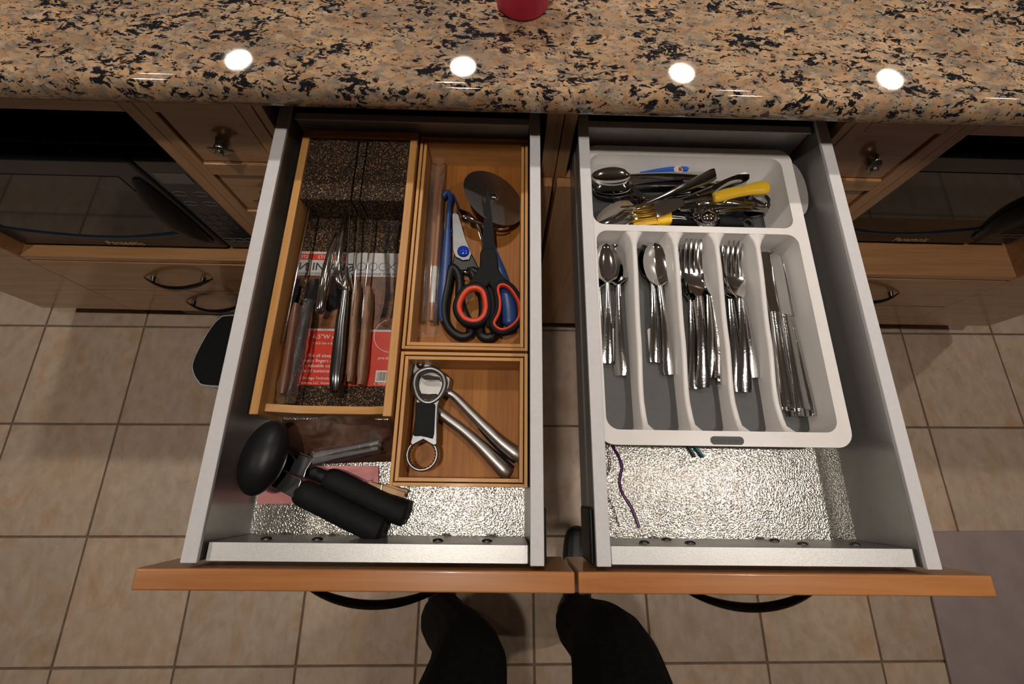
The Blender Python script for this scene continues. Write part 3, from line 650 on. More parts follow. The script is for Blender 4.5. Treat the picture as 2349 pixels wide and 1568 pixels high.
# two steel curved handles
def steel_handle(label, pts, rads, blade, z):
    ps = [P(px, py, z + dz) for px, py, dz in pts]; t = thing('spreader_knife', label, 'knife', (ps[-1].x, ps[-1].y, 0.7545))
    pp = catmull(ps, 4); rr = []
    for q in range(len(pp)):
        f = q / (len(pp) - 1) * (len(rads) - 1); i = min(int(f), len(rads) - 2); r = rads[i] + (rads[i + 1] - rads[i]) * (f - i); rr.append((r, r * 0.9))
    obj('handle', MB().tube(pp, rr, 14), M['steel'], t, 60)
    bp = [P(px, py, zz) for px, py, zz in blade]
    mb = MB(); rs = []
    for q, p in enumerate(bp):
        d = (bp[min(q + 1, len(bp) - 1)] - bp[max(q - 1, 0)]).normalized(); s = Vector((d.y, -d.x, 0)).normalized(); w_ = (0.004, 0.0075, 0.0085, 0.003)[q]
        rs.append([p - s * w_ - Vector((0, 0, .0006)), p + s * w_ - Vector((0, 0, .0006)), p + s * w_ + Vector((0, 0, .0006)), p - s * w_ + Vector((0, 0, .0006))])
    obj('blade', mb.rings(rs), M['gloss'], t, 0); return t
steel_handle('steel handled knife with bent handle beside the plastic wrapped one', [(775, 536, 0), (760, 575, 0.004), (748, 625, 0.006), (739, 675, 0.005), (733, 712, 0.001), (732, 720, -0.002)], [0.0035, 0.0050, 0.0060, 0.0064, 0.0062, 0.0030], [(732, 690, 0.768), (712, 680, 0.763), (700, 700, 0.760), (694, 722, 0.758)], 0.778)
steel_handle('steel handled knife reaching up to the cork block', [(793, 492, 0), (787, 530, 0.003), (779, 580, 0.005), (775, 625, 0.004), (779, 652, 0.0), (783, 661, -0.003)], [0.0030, 0.0046, 0.0052, 0.0054, 0.0050, 0.0026], [(782, 650, 0.765), (770, 680, 0.760), (760, 700, 0.757), (752, 712, 0.7555)], 0.776)
# plastic wrapped black handled tool
z = 0.776
t = thing('wrapped_knife', 'black handled knife still sealed in crinkled clear plastic', 'knife', (P(665, 880, z).x, P(665, 880, z).y, 0.757))
ps = catmull([P(*q, z) for q in ((660, 893), (668, 850), (683, 800), (697, 750), (706, 705))], 4)
obj('handle', sup(ps, [(0.0045 + 0.003 * math.sin(math.pi * min(1, q / 12)), 0.0065) for q in range(len(ps))], 12, 0.8), M['black'], t, 60)
ps = [P(706, 712, z - 0.002), P(716, 672, z - 0.006), P(722, 640, z - 0.010)]
obj('blade', sup(ps, [(0.0075, 0.001), (0.010, 0.001), (0.006, 0.0008)], 8, 0.6), M['gloss'], t, 30)
ps = catmull([P(*q, z + 0.001) for q in ((656, 925), (658, 905), (664, 872), (678, 822), (692, 765), (703, 715), (709, 690))], 6); mb = MB(); rs = []
rnd = random.Random(3)
for k_, p in enumerate(ps):
    u = k_ / (len(ps) - 1); tdir = (ps[min(k_ + 1, len(ps) - 1)] - ps[max(k_ - 1, 0)]).normalized(); s = tdir.cross(Vector((0, 0, 1))).normalized()
    w_ = 0.0105 + 0.003 * math.sin(5 * u) if u > 0.08 else 0.011; h_ = 0.0085 if u > 0.12 else 0.002 + 0.05 * u
    ring = []
    for q in range(18):
        a = 2 * math.pi * q / 18; j = 1 + rnd.uniform(-0.10, 0.10)
        ring.append(p + s * (w_ * j * math.cos(a)) + Vector((0, 0, max(-0.011, h_ * j * math.sin(a)))))
    rs.append(ring)
obj('plastic_sleeve', mb.rings(rs, False), M['wrap'], t, 40)
# loose clear plastic in the corner of the knife box
mb = MB(); rows = []
c0 = P(893, 530, 0.775)
for a in range(16):
    row = []
    for b in range(10):
        u, w_ = a / 15, b / 9
        row.append((P(872, 640, 0.77).x + 0.020 * w_ + 0.004 * math.sin(6 * u), 0.215 + 0.150 * u, 0.764 + 0.016 * math.sin(math.pi * w_) * (0.55 + 0.45 * math.sin(3 * u + 0.5)) + rnd.uniform(-0.0015, 0.0015)))
    rows.append(row)
tag(obj('plastic_wrapper', mb.grid(rows), M['film'], None, 40), 'loose clear plastic wrapper at the right side of the knife box', 'wrapper')

# ---- bamboo boxes
def bamboo_box(name, label, x0, x1, y0, y1, z1):
    t = thing(name, label, 'box', ((x0 + x1) / 2, (y0 + y1) / 2, FB))
    o_, g_, i_ = 0.0042, 0.0012, 0.0044
    for a, b in ((x0, x0 + o_), (x1 - o_, x1)): bxo('side_board', (a, b, y0, y1, FB, z1), M['bamby'], t, 0.0006)
    for a, b in ((y0, y0 + o_), (y1 - o_, y1)): bxo('end_board', (x0 + o_, x1 - o_, a, b, FB, z1), M['bambx'], t, 0.0006)
    p = o_ + g_
    for a, b in ((x0 + p, x0 + p + i_), (x1 - p - i_, x1 - p)): bxo('inner_lip', (a, b, y0 + p, y1 - p, FB + 0.004, z1 - 0.0018), M['bamby'], t, 0.0005)
    for a, b in ((y0 + p, y0 + p + i_), (y1 - p - i_, y1 - p)): bxo('inner_lip', (x0 + p + i_, x1 - p - i_, a, b, FB + 0.004, z1 - 0.0018), M['bambx'], t, 0.0005)
    bxo('base_board', (x0 + o_, x1 - o_, y0 + o_, y1 - o_, FB, FB + 0.004), M['bambf'], t, 0)
    return t
bamboo_box('bamboo_box', 'long bamboo box holding scissors and a pizza cutter', -0.1285, 0.0305, 0.1605, 0.4900, 0.797)
bamboo_box('bamboo_box', 'square bamboo box holding a garlic press and bottle opener', -0.1285, 0.0305, -0.0035, 0.1572, 0.797)
BZ = FB + 0.0042

# ---- scissors with orange lined loops
O5 = (1000, 540, 0.1658)
def Q5(pts, z): return Z(*O5, pts, z)
def flat(name, pts, z0, z1, m, parent, bevel=0.0008): return obj(name, MB().prism(xy(pts), z0, z1), m, parent, 30, bevel, 2)
def loop_tube(name, pts, r, m, parent, n=3, nn=10):
    pp = catmull(pts, n, True); return obj(name, MB().tube(pp, [r] * len(pp), nn, (0, 0, 1), True), m, parent, 60)
def grow(pts, d):
    n = len(pts); out = []
    ar = sum(pts[i].x * pts[(i + 1) % n].y - pts[(i + 1) % n].x * pts[i].y for i in range(n)); sg = 1 if ar > 0 else -1
    for i in range(n):
        t_ = pts[(i + 1) % n] - pts[i - 1]; nv = Vector((t_.y, -t_.x, 0)).normalized() * sg; out.append(pts[i] + nv * d)
    return out
z = 0.7745
t = thing('scissors', 'black kitchen scissors with orange lined finger loops', 'scissors', (P(1130, 640, z).x, P(1130, 640, z).y, z - 0.008))
bl = [P(px_, py_, z + (584 - py_) / 151 * 0.028) for px_, py_ in ((1118, 433), (1112, 478), (1108, 535), (1105, 582), (1135, 584), (1133, 540), (1128, 495), (1122, 450))]
obj('blade', MB().rings([[p - Vector((0, 0, 0.0012)) for p in bl], [p + Vector((0, 0, 0.0018)) for p in bl]]), M['rubber'], t, 30)
hd = flat('handle', Q5([(640, 190), (612, 262), (606, 440), (510, 600), (440, 690), (560, 668), (690, 740), (735, 680), (800, 790), (830, 720), (900, 645), (1050, 680), (935, 585), (866, 470), (846, 262), (806, 190)], z), z - 0.005, z + 0.005, M['rubber'], t, 0.0025)
hd2 = flat('handle', Q5([(715, 690), (815, 760), (840, 880), (842, 1000), (800, 1110), (765, 1200), (745, 1290), (690, 1230), (715, 1130), (728, 1000), (718, 860)], z), z - 0.006, z + 0.002, M['rubber'], t, 0.002)
lp = Q5([(470, 745), (570, 735), (650, 790), (682, 900), (690, 1010), (665, 1110), (590, 1180), (490, 1190), (390, 1150), (330, 1060), (320, 970), (350, 880), (400, 800)], z)
loop_tube('finger_loop', grow(lp, 0.0046), (0.0040, 0.0060), M['rubber'], t)
loop_tube('loop_lining', [p + Vector((0, 0, 0.001)) for p in lp], (0.0044, 0.0057), M['orange'], t)
rp = Q5([(862, 725), (915, 692), (1005, 725), (1090, 830), (1150, 950), (1163, 1060), (1125, 1180), (1035, 1270), (930, 1312), (845, 1285), (803, 1218), (858, 1105), (884, 1000), (880, 880), (860, 790)], z)
loop_tube('finger_loop', grow(rp, 0.0040), (0.0038, 0.0060), M['rubber'], t)
loop_tube('loop_lining', [p + Vector((0, 0, 0.001)) for p in rp], (0.0024, 0.0055), M['orange'], t)
# ---- shears with blue pivot cap
z = 0.7585
t = thing('kitchen_shears', 'black handled shears with steel blade and bright blue pivot button', 'scissors', (P(1060, 640, z).x, P(1060, 640, z).y, BZ))
flat('blade', [P(*q, z) for q in ((1038, 495), (1045, 489), (1053, 497), (1068, 550), (1082, 585), (1077, 598), (1062, 600), (1046, 592), (1040, 578))], z + 0.002, z + 0.0045, M['satin'], t, 0.0006)
c0 = P(1063, 577, z + 0.004); obj('pivot_button', MB().lathe([(0.0, 0.0), (0.0086, 0.0), (0.0086, 0.0022), (0.0072, 0.0040), (0.0, 0.0046)], 24, c0), M['bblue'], t, 50)
flat('handle', Q5([(250, 265), (215, 430), (200, 560), (330, 560), (340, 490), (470, 480), (520, 560), (620, 540), (600, 460), (535, 330), (490, 250)], z), z - 0.005, z + 0.002, M['black'], t, 0.002)
lp = Q5([(212, 450), (165, 680), (122, 900), (112, 1070), (150, 1230), (240, 1345), (360, 1400), (465, 1365), (470, 1230), (380, 1060), (330, 860), (330, 640), (290, 500)], z)
loop_tube('finger_loop', lp, (0.0064, 0.0062), M['black'], t)
lp = Q5([(480, 480), (560, 640), (640, 850), (655, 1080), (610, 1260), (620, 1370), (700, 1415), (800, 1380), (860, 1220), (850, 1000), (760, 780), (620, 560)], z)
loop_tube('finger_loop', lp, (0.0066, 0.0062), M['black'], t)
obj('spring', MB().tube(Q5([(320, 508), (380, 500), (430, 512), (470, 505)], z + 0.003), [0.0007, 0.0018, 0.0022, 0.0009], 8), M['chrome'], t, 50)
# ---- blue hook peeler
z = 0.7575
t = thing('blue_peeler', 'slim blue plastic tool with hooked end beside the clear tube', 'peeler', (P(1024, 600, z).x, P(1024, 600, z).y, BZ))
ps = [P(*q, z) for q in ((1020, 738), (1017, 715), (1019, 660), (1023, 600), (1026, 550), (1027, 528))]
obj('handle', sup(catmull(ps, 3), [(0.0052 + 0.0024 * math.sin(math.pi * min(1.0, (q + 2) / 15)), 0.0062) for q in range(16)], 12, 0.8), M['blue'], t, 60)
ps = catmull([P(*q, z + dz) for q, dz in (((1027, 530), 0), ((1029, 500), 0), ((1031, 470), 0.001), ((1034, 455), 0.002), ((1027, 441), 0.003), ((1019, 447), 0.002), ((1019, 456), 0))], 4)
obj('hook', MB().tube(ps, [(0.0040, 0.0048)] * (len(ps) - 3) + [(0.0034, 0.004), (0.0026, 0.003), (0.0014, 0.002)], 12), M['blue'], t, 60)
ps = catmull([P(*q, z) for q in ((1035, 535), (1046, 505), (1050, 475), (1040, 447))], 4)
obj('guard', MB().tube(ps, [(0.0016, 0.004)] * len(ps), 8), M['blue'], t, 60)
# ---- pizza cutter
wc = P(1134, 453, 0.777)
t = thing('pizza_cutter', 'steel pizza wheel with chrome guard and blue handle', 'pizza cutter', (wc.x, wc.y, BZ))
Mt = Vector((0, 0, 1)).rotation_difference(Vector((0.47, 0.171, 0.866))).to_matrix()
obj('wheel', MB().lathe([(0.0, -0.0008), (0.036, -0.0008), (0.0495, -0.0001), (0.0495, 0.0001), (0.036, 0.0008), (0.0, 0.0008)], 64, wc, Mt), M['brushed'], t, 30)
obj('axle_cap', MB().lathe([(0.0, 0.0), (0.0068, 0.0005), (0.0060, 0.003), (0.003, 0.0045), (0.0, 0.0048)], 20, wc + Mt @ Vector((0, 0, 0.0008)), Mt), M['chrome'], t, 50)
gp = catmull([P(*q) for q in ((1055, 482, 0.772), (1068, 492, 0.776), (1085, 503, 0.777), (1108, 514, 0.776), (1130, 523, 0.775), (1150, 526, 0.772), (1166, 522, 0.769))], 4)
obj('guard', MB().tube(gp, [(0.0012 + 0.0062 * max(0, 1 - abs(q - 4) / 8), 0.0022) for q in range(len(gp))], 10), M['chrome'], t, 60)
obj('shank', sup([P(1096, 512, 0.771), P(1103, 530, 0.767), P(1111, 556, 0.763)], [(0.0042, 0.0016)] * 3, 10, 0.6), M['chrome'], t, 50)
hp = catmull([P(*q, 0.7600) for q in ((1119, 540), (1124, 565), (1136, 597), (1150, 632), (1162, 678), (1168, 718), (1168, 748))], 4)
obj('handle', MB().tube(hp, [(interp(q / (len(hp) - 1), [0, .25, .5, .8, .95, 1], [.0060, .0084, .0092, .0112, .0095, .003]), interp(q / (len(hp) - 1), [0, .25, .5, .8, .95, 1], [.0045, .0058, .0070, .0085, .0075, .003])) for q in range(len(hp))], 14), M['blue'], t, 60)
# ---- clear tube with a stick
z = 0.7600
t = thing('clear_tube', 'clear plastic tube with a brown stick and white label inside', 'tube', (P(985, 560, z).x, P(985, 560, z).y, BZ))
a, b = P(984, 742, z), P(1006, 372, z)
ps = lin(a, b, 9); obj('tube_wall', MB().rings([[p + Vector((0.0112 * math.cos(q * math.pi / 12), 0, 0.0112 * math.sin(q * math.pi / 12))) for q in range(24)] for p in ps], False), M['tubep'], t, 60)
rows = [[a + Vector((-0.0165 + 0.033 * q / 8, -0.004 - 0.005 * r_ + 0.001 * math.sin(q * 2), 0.0045 * (1 - r_ / 2) * math.cos(q * 1.3) * 0.4)) for q in range(9)] for r_ in range(4)]
obj('crimped_end', MB().grid(rows), M['wrap'], t, 40)
st = lin(P(989, 735, z - 0.004), P(1012, 425, z - 0.004), 10)
obj('stick', MB().tube(st, [0.0035] * 9 + [0.0016], 10), M['tan'], t, 60)
obj('label_band', MB().tube(lin(P(992, 695, z - 0.004), P(998, 612, z - 0.004), 4), 0.0040, 12), M['whiteink'], t, 60)

# ---- garlic press
O4 = (880, 790, 0.2169)
def Q4(pts, z): return Z(*O4, pts, z)
t = thing('garlic_press', 'brushed steel garlic press with two long handles', 'garlic press', (P(1020, 950, 0.75).x, P(1020, 950, 0.75).y, BZ))
hz = 0.7585
flat('press_head', Q4([(312, 300), (335, 225), (400, 178), (520, 232), (725, 370), (700, 480), (610, 560), (420, 570), (350, 470)], hz), BZ + 0.0005, 0.7700, M['brushed'], t, 0.003)
def arm(pts, rads, z0):
    pp = catmull(Q4(pts, z0), 4); n_ = len(pp); rr = []
    for q in range(n_):
        f = q / (n_ - 1) * (len(rads) - 1); i = min(int(f), len(rads) - 2); r = rads[i] + (rads[i + 1] - rads[i]) * (f - i); rr.append((r * 1.15, r))
    return MB().tube(pp, rr, 14)
obj('handle', arm([(660, 500), (740, 540), (900, 700), (1080, 880), (1250, 1040), (1390, 1150), (1450, 1190), (1470, 1200)], [0.0048, 0.0045, 0.0052, 0.0060, 0.0072, 0.0082, 0.0066, 0.002], 0.7600), M['brushed'], t, 60)
obj('handle', arm([(520, 660), (640, 760), (830, 900), (1000, 1050), (1150, 1200), (1270, 1320), (1330, 1365), (1345, 1375)], [0.0060, 0.0056, 0.0058, 0.0066, 0.0078, 0.0086, 0.0068, 0.002], 0.7575), M['brushed'], t, 60)
obj('hinge_ball', MB().lathe([(0.0001, -0.0055), (0.0035, -0.0042), (0.0052, -0.0015), (0.0052, 0.0015), (0.0035, 0.0042), (0.0001, 0.0055)], 16, Q4([(388, 215)], 0.7730)[0]), M['nickel'], t, 60)
for pts in ([(1015, 870), (1130, 1010), (1270, 1150), (1390, 1235)], [(935, 960), (1060, 1060), (1230, 1190), (1365, 1310)]):
    obj('grip_insert', MB().tube(catmull(Q4(pts, 0.7560), 4), [(0.003, 0.004)] * 13, 8), M['rubber'], t, 60)
# ---- bottle opener
z = 0.7790
t = thing('bottle_opener', 'grey metal bottle and cap opener with black rubber grip', 'bottle opener', (P(972, 950, z).x, P(972, 950, z).y, BZ))
rg = Q4([(328, 400), (358, 312), (440, 266), (530, 264), (618, 318), (648, 410), (625, 500), (575, 572), (500, 615), (430, 610), (372, 562), (338, 480)], z)
loop_tube('opener_ring', rg, (0.0036, 0.0050), M['zinc'], t, 4, 12)
flat('opener_tooth', Q4([(385, 335), (470, 318), (575, 335), (600, 380), (520, 380), (440, 375)], z), z - 0.0005, z + 0.0015, M['chrome'], t, 0.0005)
flat('crescent', Q4([(385, 510), (470, 520), (560, 515), (520, 575), (470, 600), (420, 575)], z), z - 0.004, z - 0.001, M['chrome'], t, 0.0005)
flat('shaft', Q4([(345, 560), (338, 640), (335, 780), (312, 920), (278, 1040), (300, 1075), (420, 1010), (530, 1075), (570, 1060), (572, 950), (572, 800), (580, 650), (615, 540), (560, 575), (470, 612), (390, 575)], z), z - 0.0045, z + 0.0030, M['zinc'], t, 0.002)
flat('rubber_grip', Q4([(356, 612), (450, 622), (545, 630), (552, 660), (545, 800), (540, 940), (525, 1000), (470, 985), (400, 970), (330, 972), (316, 950), (335, 850), (346, 740), (344, 640)], z), z + 0.0025, z + 0.0048, M['rubber'], t, 0.0018)
cr = Q4([(412, 1165)], z - 0.004)[0]; n = 96; ro = 0.0198; ri = 0.0160; mb = MB(); rs = []
for q in range(n):
    a = 2 * math.pi * q / n; tooth = 0.0009 * (1 if (q % 4) < 2 else -0.4)
    rs.append([cr + Vector((math.cos(a) * r, math.sin(a) * r, zz)) for r, zz in ((ri - tooth, -0.006), (ro - 0.001, -0.006), (ro, -0.003), (ro, 0.003), (ro - 0.0015, 0.005), (ri + 0.0012, 0.005), (ri - tooth, 0.003))])
obj('cap_ring', mb.rings(rs, False, True), M['zinc'], t, 35)

# ---- loose things at the front of the left drawer
O6 = (500, 930, 0.2104)
def Q6(pts, z): return Z(*O6, pts, z)
nt = thing('pink_notepad', 'pink paper notepad under the can opener', 'notepad', (P(730, 1112, 0.744).x, P(730, 1112, 0.744).y, FB))
npx = xy(Q6([(432, 1070), (470, 655), (1752, 655), (1745, 1060)], FB + 0.002))
obj('paper_block', MB().prism(npx, FB, FB + 0.0028), M['pink'], nt, 0)
p_ = Q6([(1640, 790)], FB + 0.003)[0]; text('lettering', 'TO', 0.0085, M['ink'], nt, (p_.x, p_.y, FB + 0.0029), (0, 0, -math.pi / 2), 0.00005)
p_ = Q6([(1610, 805)], FB + 0.003)[0]; text('lettering', 'notes', 0.0035, M['ink'], nt, (p_.x, p_.y, FB + 0.0029), (0, 0, -math.pi / 2), 0.00005)
# clothes peg
t = thing('clothes_peg', 'small wooden clothes peg beside the can opener handles', 'clothes peg', (P(892, 1120, 0.75).x, P(892, 1120, 0.75).y, FB))
for pts, zz in (([(1650, 828), (1640, 868), (1850, 950), (2030, 1005), (2045, 945), (1850, 880)], 0.7560), ([(1800, 848), (1815, 872), (2060, 960), (2075, 920), (1900, 872)], 0.7510)):
    flat('peg_half', Q6(pts, zz), zz - 0.004, zz + 0.003, M['pine'], t, 0.0006)
obj('spring', MB().tube([Q6([(1788, 860)], 0.760)[0], Q6([(1775, 940)], 0.760)[0]], 0.0009, 8), M['steel'], t, 50)
# brown plastic bag
mb = MB(); rows = []; rb = random.Random(5)
for a in range(15):
    row = []
    for b in range(33):
        u, w_ = b / 32, a / 14
        px_ = 648 + 258 * u; top_ = 962 - 12 * math.sin(math.pi * min(1, max(0, (u - 0.25) * 1.7))); bot_ = 1066 - 8 * u - 30 * max(0, 0.25 - u) * 4
        hgt = 0.001 + 0.034 * (math.sin(math.pi * min(1, 0.28 + 0.72 * w_)) ** 0.6) * (math.sin(math.pi * min(1, max(0.02, u * 0.96 + 0.02))) ** 0.5) * (0.75 + 0.25 * math.sin(7 * u + 3 * w_)) + rb.uniform(-0.0016, 0.0016)
        row.append(P(px_, top_ + (bot_ - top_) * w_, FB + max(0.0005, hgt)))
    rows.append(row)
tag(obj('brown_plastic_bag', mb.grid(rows), M['bag'], None, 60, sub=1), 'crumpled translucent brown plastic bag in front of the knife box', 'bag')
# sealed plastic cutlery
t = thing('wrapped_cutlery', 'disposable cutlery sealed in a clear crinkled sleeve on the brown bag', 'cutlery', (P(800, 1035, 0.78).x, P(800, 1035, 0.78).y, 0.772))
rows = []
for a in range(26):
    u = a / 25; row = []
    for b in range(9):
        w_ = -1 + 2 * b / 8; p0 = P(712 + 166 * u, 1052 - 34 * u, 0.783)
        hw_ = 0.0115 - 0.0015 * u
        row.append(p0 + Vector((0.002 * w_, hw_ * w_, 0.005 * (1 - w_ * w_) + rb.uniform(-0.0012, 0.0012))))
    rows.append(row)
obj('plastic_sleeve', MB().grid(rows), M['wrap'], t, 40)
for dy, nm in ((0.003, 'fork_piece'), (-0.004, 'spoon_piece')):
    ps = [P(718 + 150 * q / 6, 1050 - 30 * q / 6, 0.783) + Vector((0, dy, 0)) for q in range(7)]
    obj(nm, sup(ps, [(0.0035 if q < 2 else 0.0022, 0.0012) for q in range(7)], 8), M['greyp'], t, 50)
# can opener
t = thing('can_opener', 'large can opener with black round knob and two black handles', 'can opener', (P(760, 1130, 0.76).x, P(760, 1130, 0.76).y, FB))
def ell(c, ra, rb_, rc, Mr, n=32, m_=16):
    mb = MB(); rs = []
    for k_ in range(m_ + 1):
        ph = -math.pi / 2 + math.pi * k_ / m_; cc = max(0.002, math.cos(ph))
        rs.append([c + Mr @ Vector((ra * cc * math.cos(2 * math.pi * q / n), rb_ * cc * math.sin(2 * math.pi * q / n), rc * math.sin(ph))) for q in range(n)])
    return mb.rings(rs)
kc = Q6([(500, 560)], 0.800)[0]
obj('turning_knob', ell(kc, 0.0275, 0.0430, 0.0210, Matrix.Rotation(math.radians(-12), 3, 'Z') @ Matrix.Rotation(math.radians(-24), 3, 'Y')), M['black'], t, 60)
flat('jaw_plate', Q6([(565, 868), (640, 700), (690, 700), (905, 798), (908, 830), (835, 1003), (805, 1002), (610, 895)], 0.7830), 0.7790, 0.7830, M['dsteel'], t, 0.001)
flat('jaw_plate', Q6([(640, 690), (715, 560), (770, 495), (850, 590), (895, 520), (1010, 570), (1025, 610), (965, 700), (940, 790), (720, 705)], 0.7780), 0.7740, 0.7780, M['dsteel'], t, 0.001)
obj('jaw_lip', MB().tube(catmull(Q6([(895, 520), (960, 545), (1015, 572), (1025, 608)], 0.779), 4), 0.0011, 6), M['chrome'], t, 60)
def grip(pts, z0, r):
    pp = catmull(Q6(pts, z0), 4); n_ = len(pp)
    return MB().tube(pp, [(r * interp(q / (n_ - 1), [0, .08, .9, .97, 1], [.8, 1, 1, .86, .4]), r * 0.95 * interp(q / (n_ - 1), [0, .08, .9, .97, 1], [.8, 1, 1, .86, .4])) for q in range(n_)], 18)
g1 = obj('handle', grip([(880, 925), (1050, 1010), (1300, 1135), (1550, 1260), (1730, 1345), (1790, 1370)], 0.7715, 0.0152), M['rubber'], t, 60)
g2 = obj('handle', grip([(1180, 790), (1350, 860), (1600, 985), (1850, 1105), (1990, 1165), (2060, 1190)], 0.7605, 0.0145), M['rubber'], t, 60)
obj('shank', MB().tube(Q6([(960, 700), (1080, 745), (1220, 800)], 0.764), [(0.008, 0.004)] * 3, 10), M['black'], t, 50)

# ================================================================== cutlery tray and its contents
tx0, tx1, ty0, ty1, tz = 0.1165, 0.4295, 0.0470, 0.4890, 0.7900
TFZ = FB + 0.0022                                     # top of the grip floor
tray = thing('cutlery_tray', 'white plastic cutlery tray with grey gripping floor', 'cutlery tray', ((tx0 + tx1) / 2, 0.27, FB))
def fill_plate(loops):
    """triangles of a flat plate with holes; loops of 3D points, first the outside"""
    bm = bmesh.new(); es = []
    for lp in loops:
        vs = [bm.verts.new(p) for p in lp]; es += [bm.edges.new((vs[i], vs[(i + 1) % len(vs)])) for i in range(len(vs))]
    bmesh.ops.triangle_fill(bm, use_beauty=True, use_dissolve=False, edges=es)
    bm.verts.index_update(); mb = MB().add([v.co[:] for v in bm.verts], [[v.index for v in f.verts] for f in bm.faces]); bm.free(); return mb
outer = rrect(tx0, tx1, ty0, ty1, 0.020)
holeA = rrect(tx0 + 0.0075, 0.4125, 0.3520, 0.4730, 0.016)
holeB = rrect(tx0 + 0.0105, 0.4140, 0.0650, 0.3420, 0.016)
rimz = tz
mb = fill_plate([[(x, y, rimz) for x, y in outer], [(x, y, rimz) for x, y in holeA], [(x, y, rimz) for x, y in holeB]])
obj('rim', mb, M['white'], tray, 60)
skirt = MB(); rs = []
for d, zz in ((0.0, rimz), (-0.0008, rimz - 0.0015), (-0.0008, rimz - 0.006), (0.004, rimz - 0.012), (0.010, FB + 0.001)):
    rs.append([(x, y, zz) for x, y in rrect(tx0 + max(d, 0) + (0 if d >= 0 else -d) * 0, tx1 - max(d, 0), ty0 + max(d, 0), ty1 - max(d, 0), 0.020)])
obj('outer_wall', skirt.rings(rs, False), M['white'], tray, 60)
def pocket(name, h, flo, r):
    rs = []
    for u in range(7):
        f = u / 6; g = f ** 1.3
        l = [(h[0] + (flo[0] - h[0]) * g, h[1] + (flo[1] - h[1]) * g, h[2] + (flo[2] - h[2]) * g, h[3] + (flo[3] - h[3]) * g)]
        rs.append([(x, y, rimz + (TFZ - rimz) * f - (0.0008 if u == 1 else 0)) for x, y in rrect(*l[0], r * (1 - 0.5 * f))])
    obj('pocket_wall', MB().rings(rs, False), M['white'], tray, 60)
hA = (tx0 + 0.0075, 0.4125, 0.3520, 0.4730); fA = (tx0 + 0.012, 0.4010, 0.3540, 0.4540)
hB = (tx0 + 0.0105, 0.4140, 0.0650, 0.3420); fB_ = (tx0 + 0.0135, 0.4095, 0.0690, 0.3405)
pocket('a', hA, fA, 0.016); pocket('b', hB, fB_, 0.016)
def floor_plate(name, b, z, m): return obj(name, MB().prism(rrect(*b, 0.008), z - 0.0018, z), m, tray, 0)
floor_plate('grip_floor', fA, TFZ, M['trayg'])
floor_plate('grip_floor', fB_, TFZ, M['trayg'])
# dividers: high at the back, lower at the front
DIV = [(0.1812, 0.1795), (0.2398, 0.2395), (0.2985, 0.2990), (0.3570, 0.3560)]
for xb, xf in DIV:
    rs = []; n_ = 28
    for k_ in range(n_ + 1):
        u = k_ / n_; y = 0.0640 + (0.3430 - 0.0640) * u; x = xf + (xb - xf) * u
        ztop = interp(u, [0, 0.05, 0.16, 0.45, 0.9, 1], [rimz - 0.001, rimz - 0.016, rimz - 0.021, rimz - 0.013, rimz - 0.0035, rimz])
        fl_ = 0.010 * max(0, (u - 0.92) / 0.08) ** 2 + 0.005 * max(0, (0.03 - u) / 0.03) ** 2
        wt = 0.0038 + fl_; wb = 0.0062 + fl_
        rs.append([(x - wb, y, TFZ - 0.001), (x + wb, y, TFZ - 0.001), (x + wt, y, ztop - 0.003), (x + wt * 0.75, y, ztop - 0.0007), (x, y, ztop), (x - wt * 0.75, y, ztop - 0.0007), (x - wt, y, ztop - 0.003)])
    obj('divider', MB().rings(rs), M['white'], tray, 60)
for px_ in (1407, 1495, 1690):
    p_ = P(px_, 790, TFZ); obj('floor_slot', MB().prism(rrect(p_.x - 0.0045, p_.x + 0.0045, p_.y - 0.024, p_.y + 0.024, 0.004), TFZ - 0.001, TFZ + 0.0004), M['white'], tray, 0)
bd = P(1668, 1010, rimz); bz = rimz
pl = obj('badge', MB().prism(rrect(bd.x - 0.0205, bd.x + 0.0205, bd.y - 0.0050, bd.y + 0.0050, 0.0048), bz - 0.001, bz + 0.0004), M['trayg'], tray, 0)
text('badge_lettering', 'Made Smart', 0.0078, M['trayg'], pl, (bd.x, bd.y - 0.0022, bz + 0.0005), (0, 0, 0), 0.0002, 1.0, 'CENTER', 0.25)
cy = P(1850, 445, 0.776).y
mb = MB(); seg = [(0.4270, cy - 0.046)] + [(0.4270 + 0.0172 * math.cos(math.radians(a)), cy + 0.046 * math.sin(math.radians(a))) for a in range(-90, 91, 10)] + [(0.4270, cy + 0.046)]
obj('side_tab', MB().prism(seg[1:-1], 0.7865, 0.7888), M['greyw'], tray, 30)

# ---- cutlery patterns (length along +Y, handle end at the origin)
def ring_at(t, w, zc, depth, th, crown=0.0, n=9):
    top = []; bot = []
    for q in range(n):
        v = -1 + 2 * q / (n - 1); x = w * v; zz = zc - depth * (1 - v * v) + crown * (1 - v * v)
        top.append((x, t, zz + th / 2)); bot.append((x, t, zz - th / 2 - (0 if crown == 0 else -crown * 0.2 * (1 - v * v))))
    return top + bot[::-1]
HX = [0, 0.015, 0.12, 0.45, 0.80, 1.0]
def handle_rings(Lh, w0, wmid, wneck, th, n=22, arch=0.006, z0=0.003, zn=0.010, flare=True):
    rs = []
    for k_ in range(n + 1):
        u = k_ / n; t = Lh * u
        w_ = interp(u, [0, 0.03, 0.35, 0.75, 1.0], [w0 * 0.85, w0, (w0 + wmid) / 2, wmid, wneck])
        zc = z0 + (zn - z0) * u + arch * math.sin(math.pi * u) * 0.6
        rs.append(ring_at(t, w_, zc, 0, th, 0.0012))
    return rs
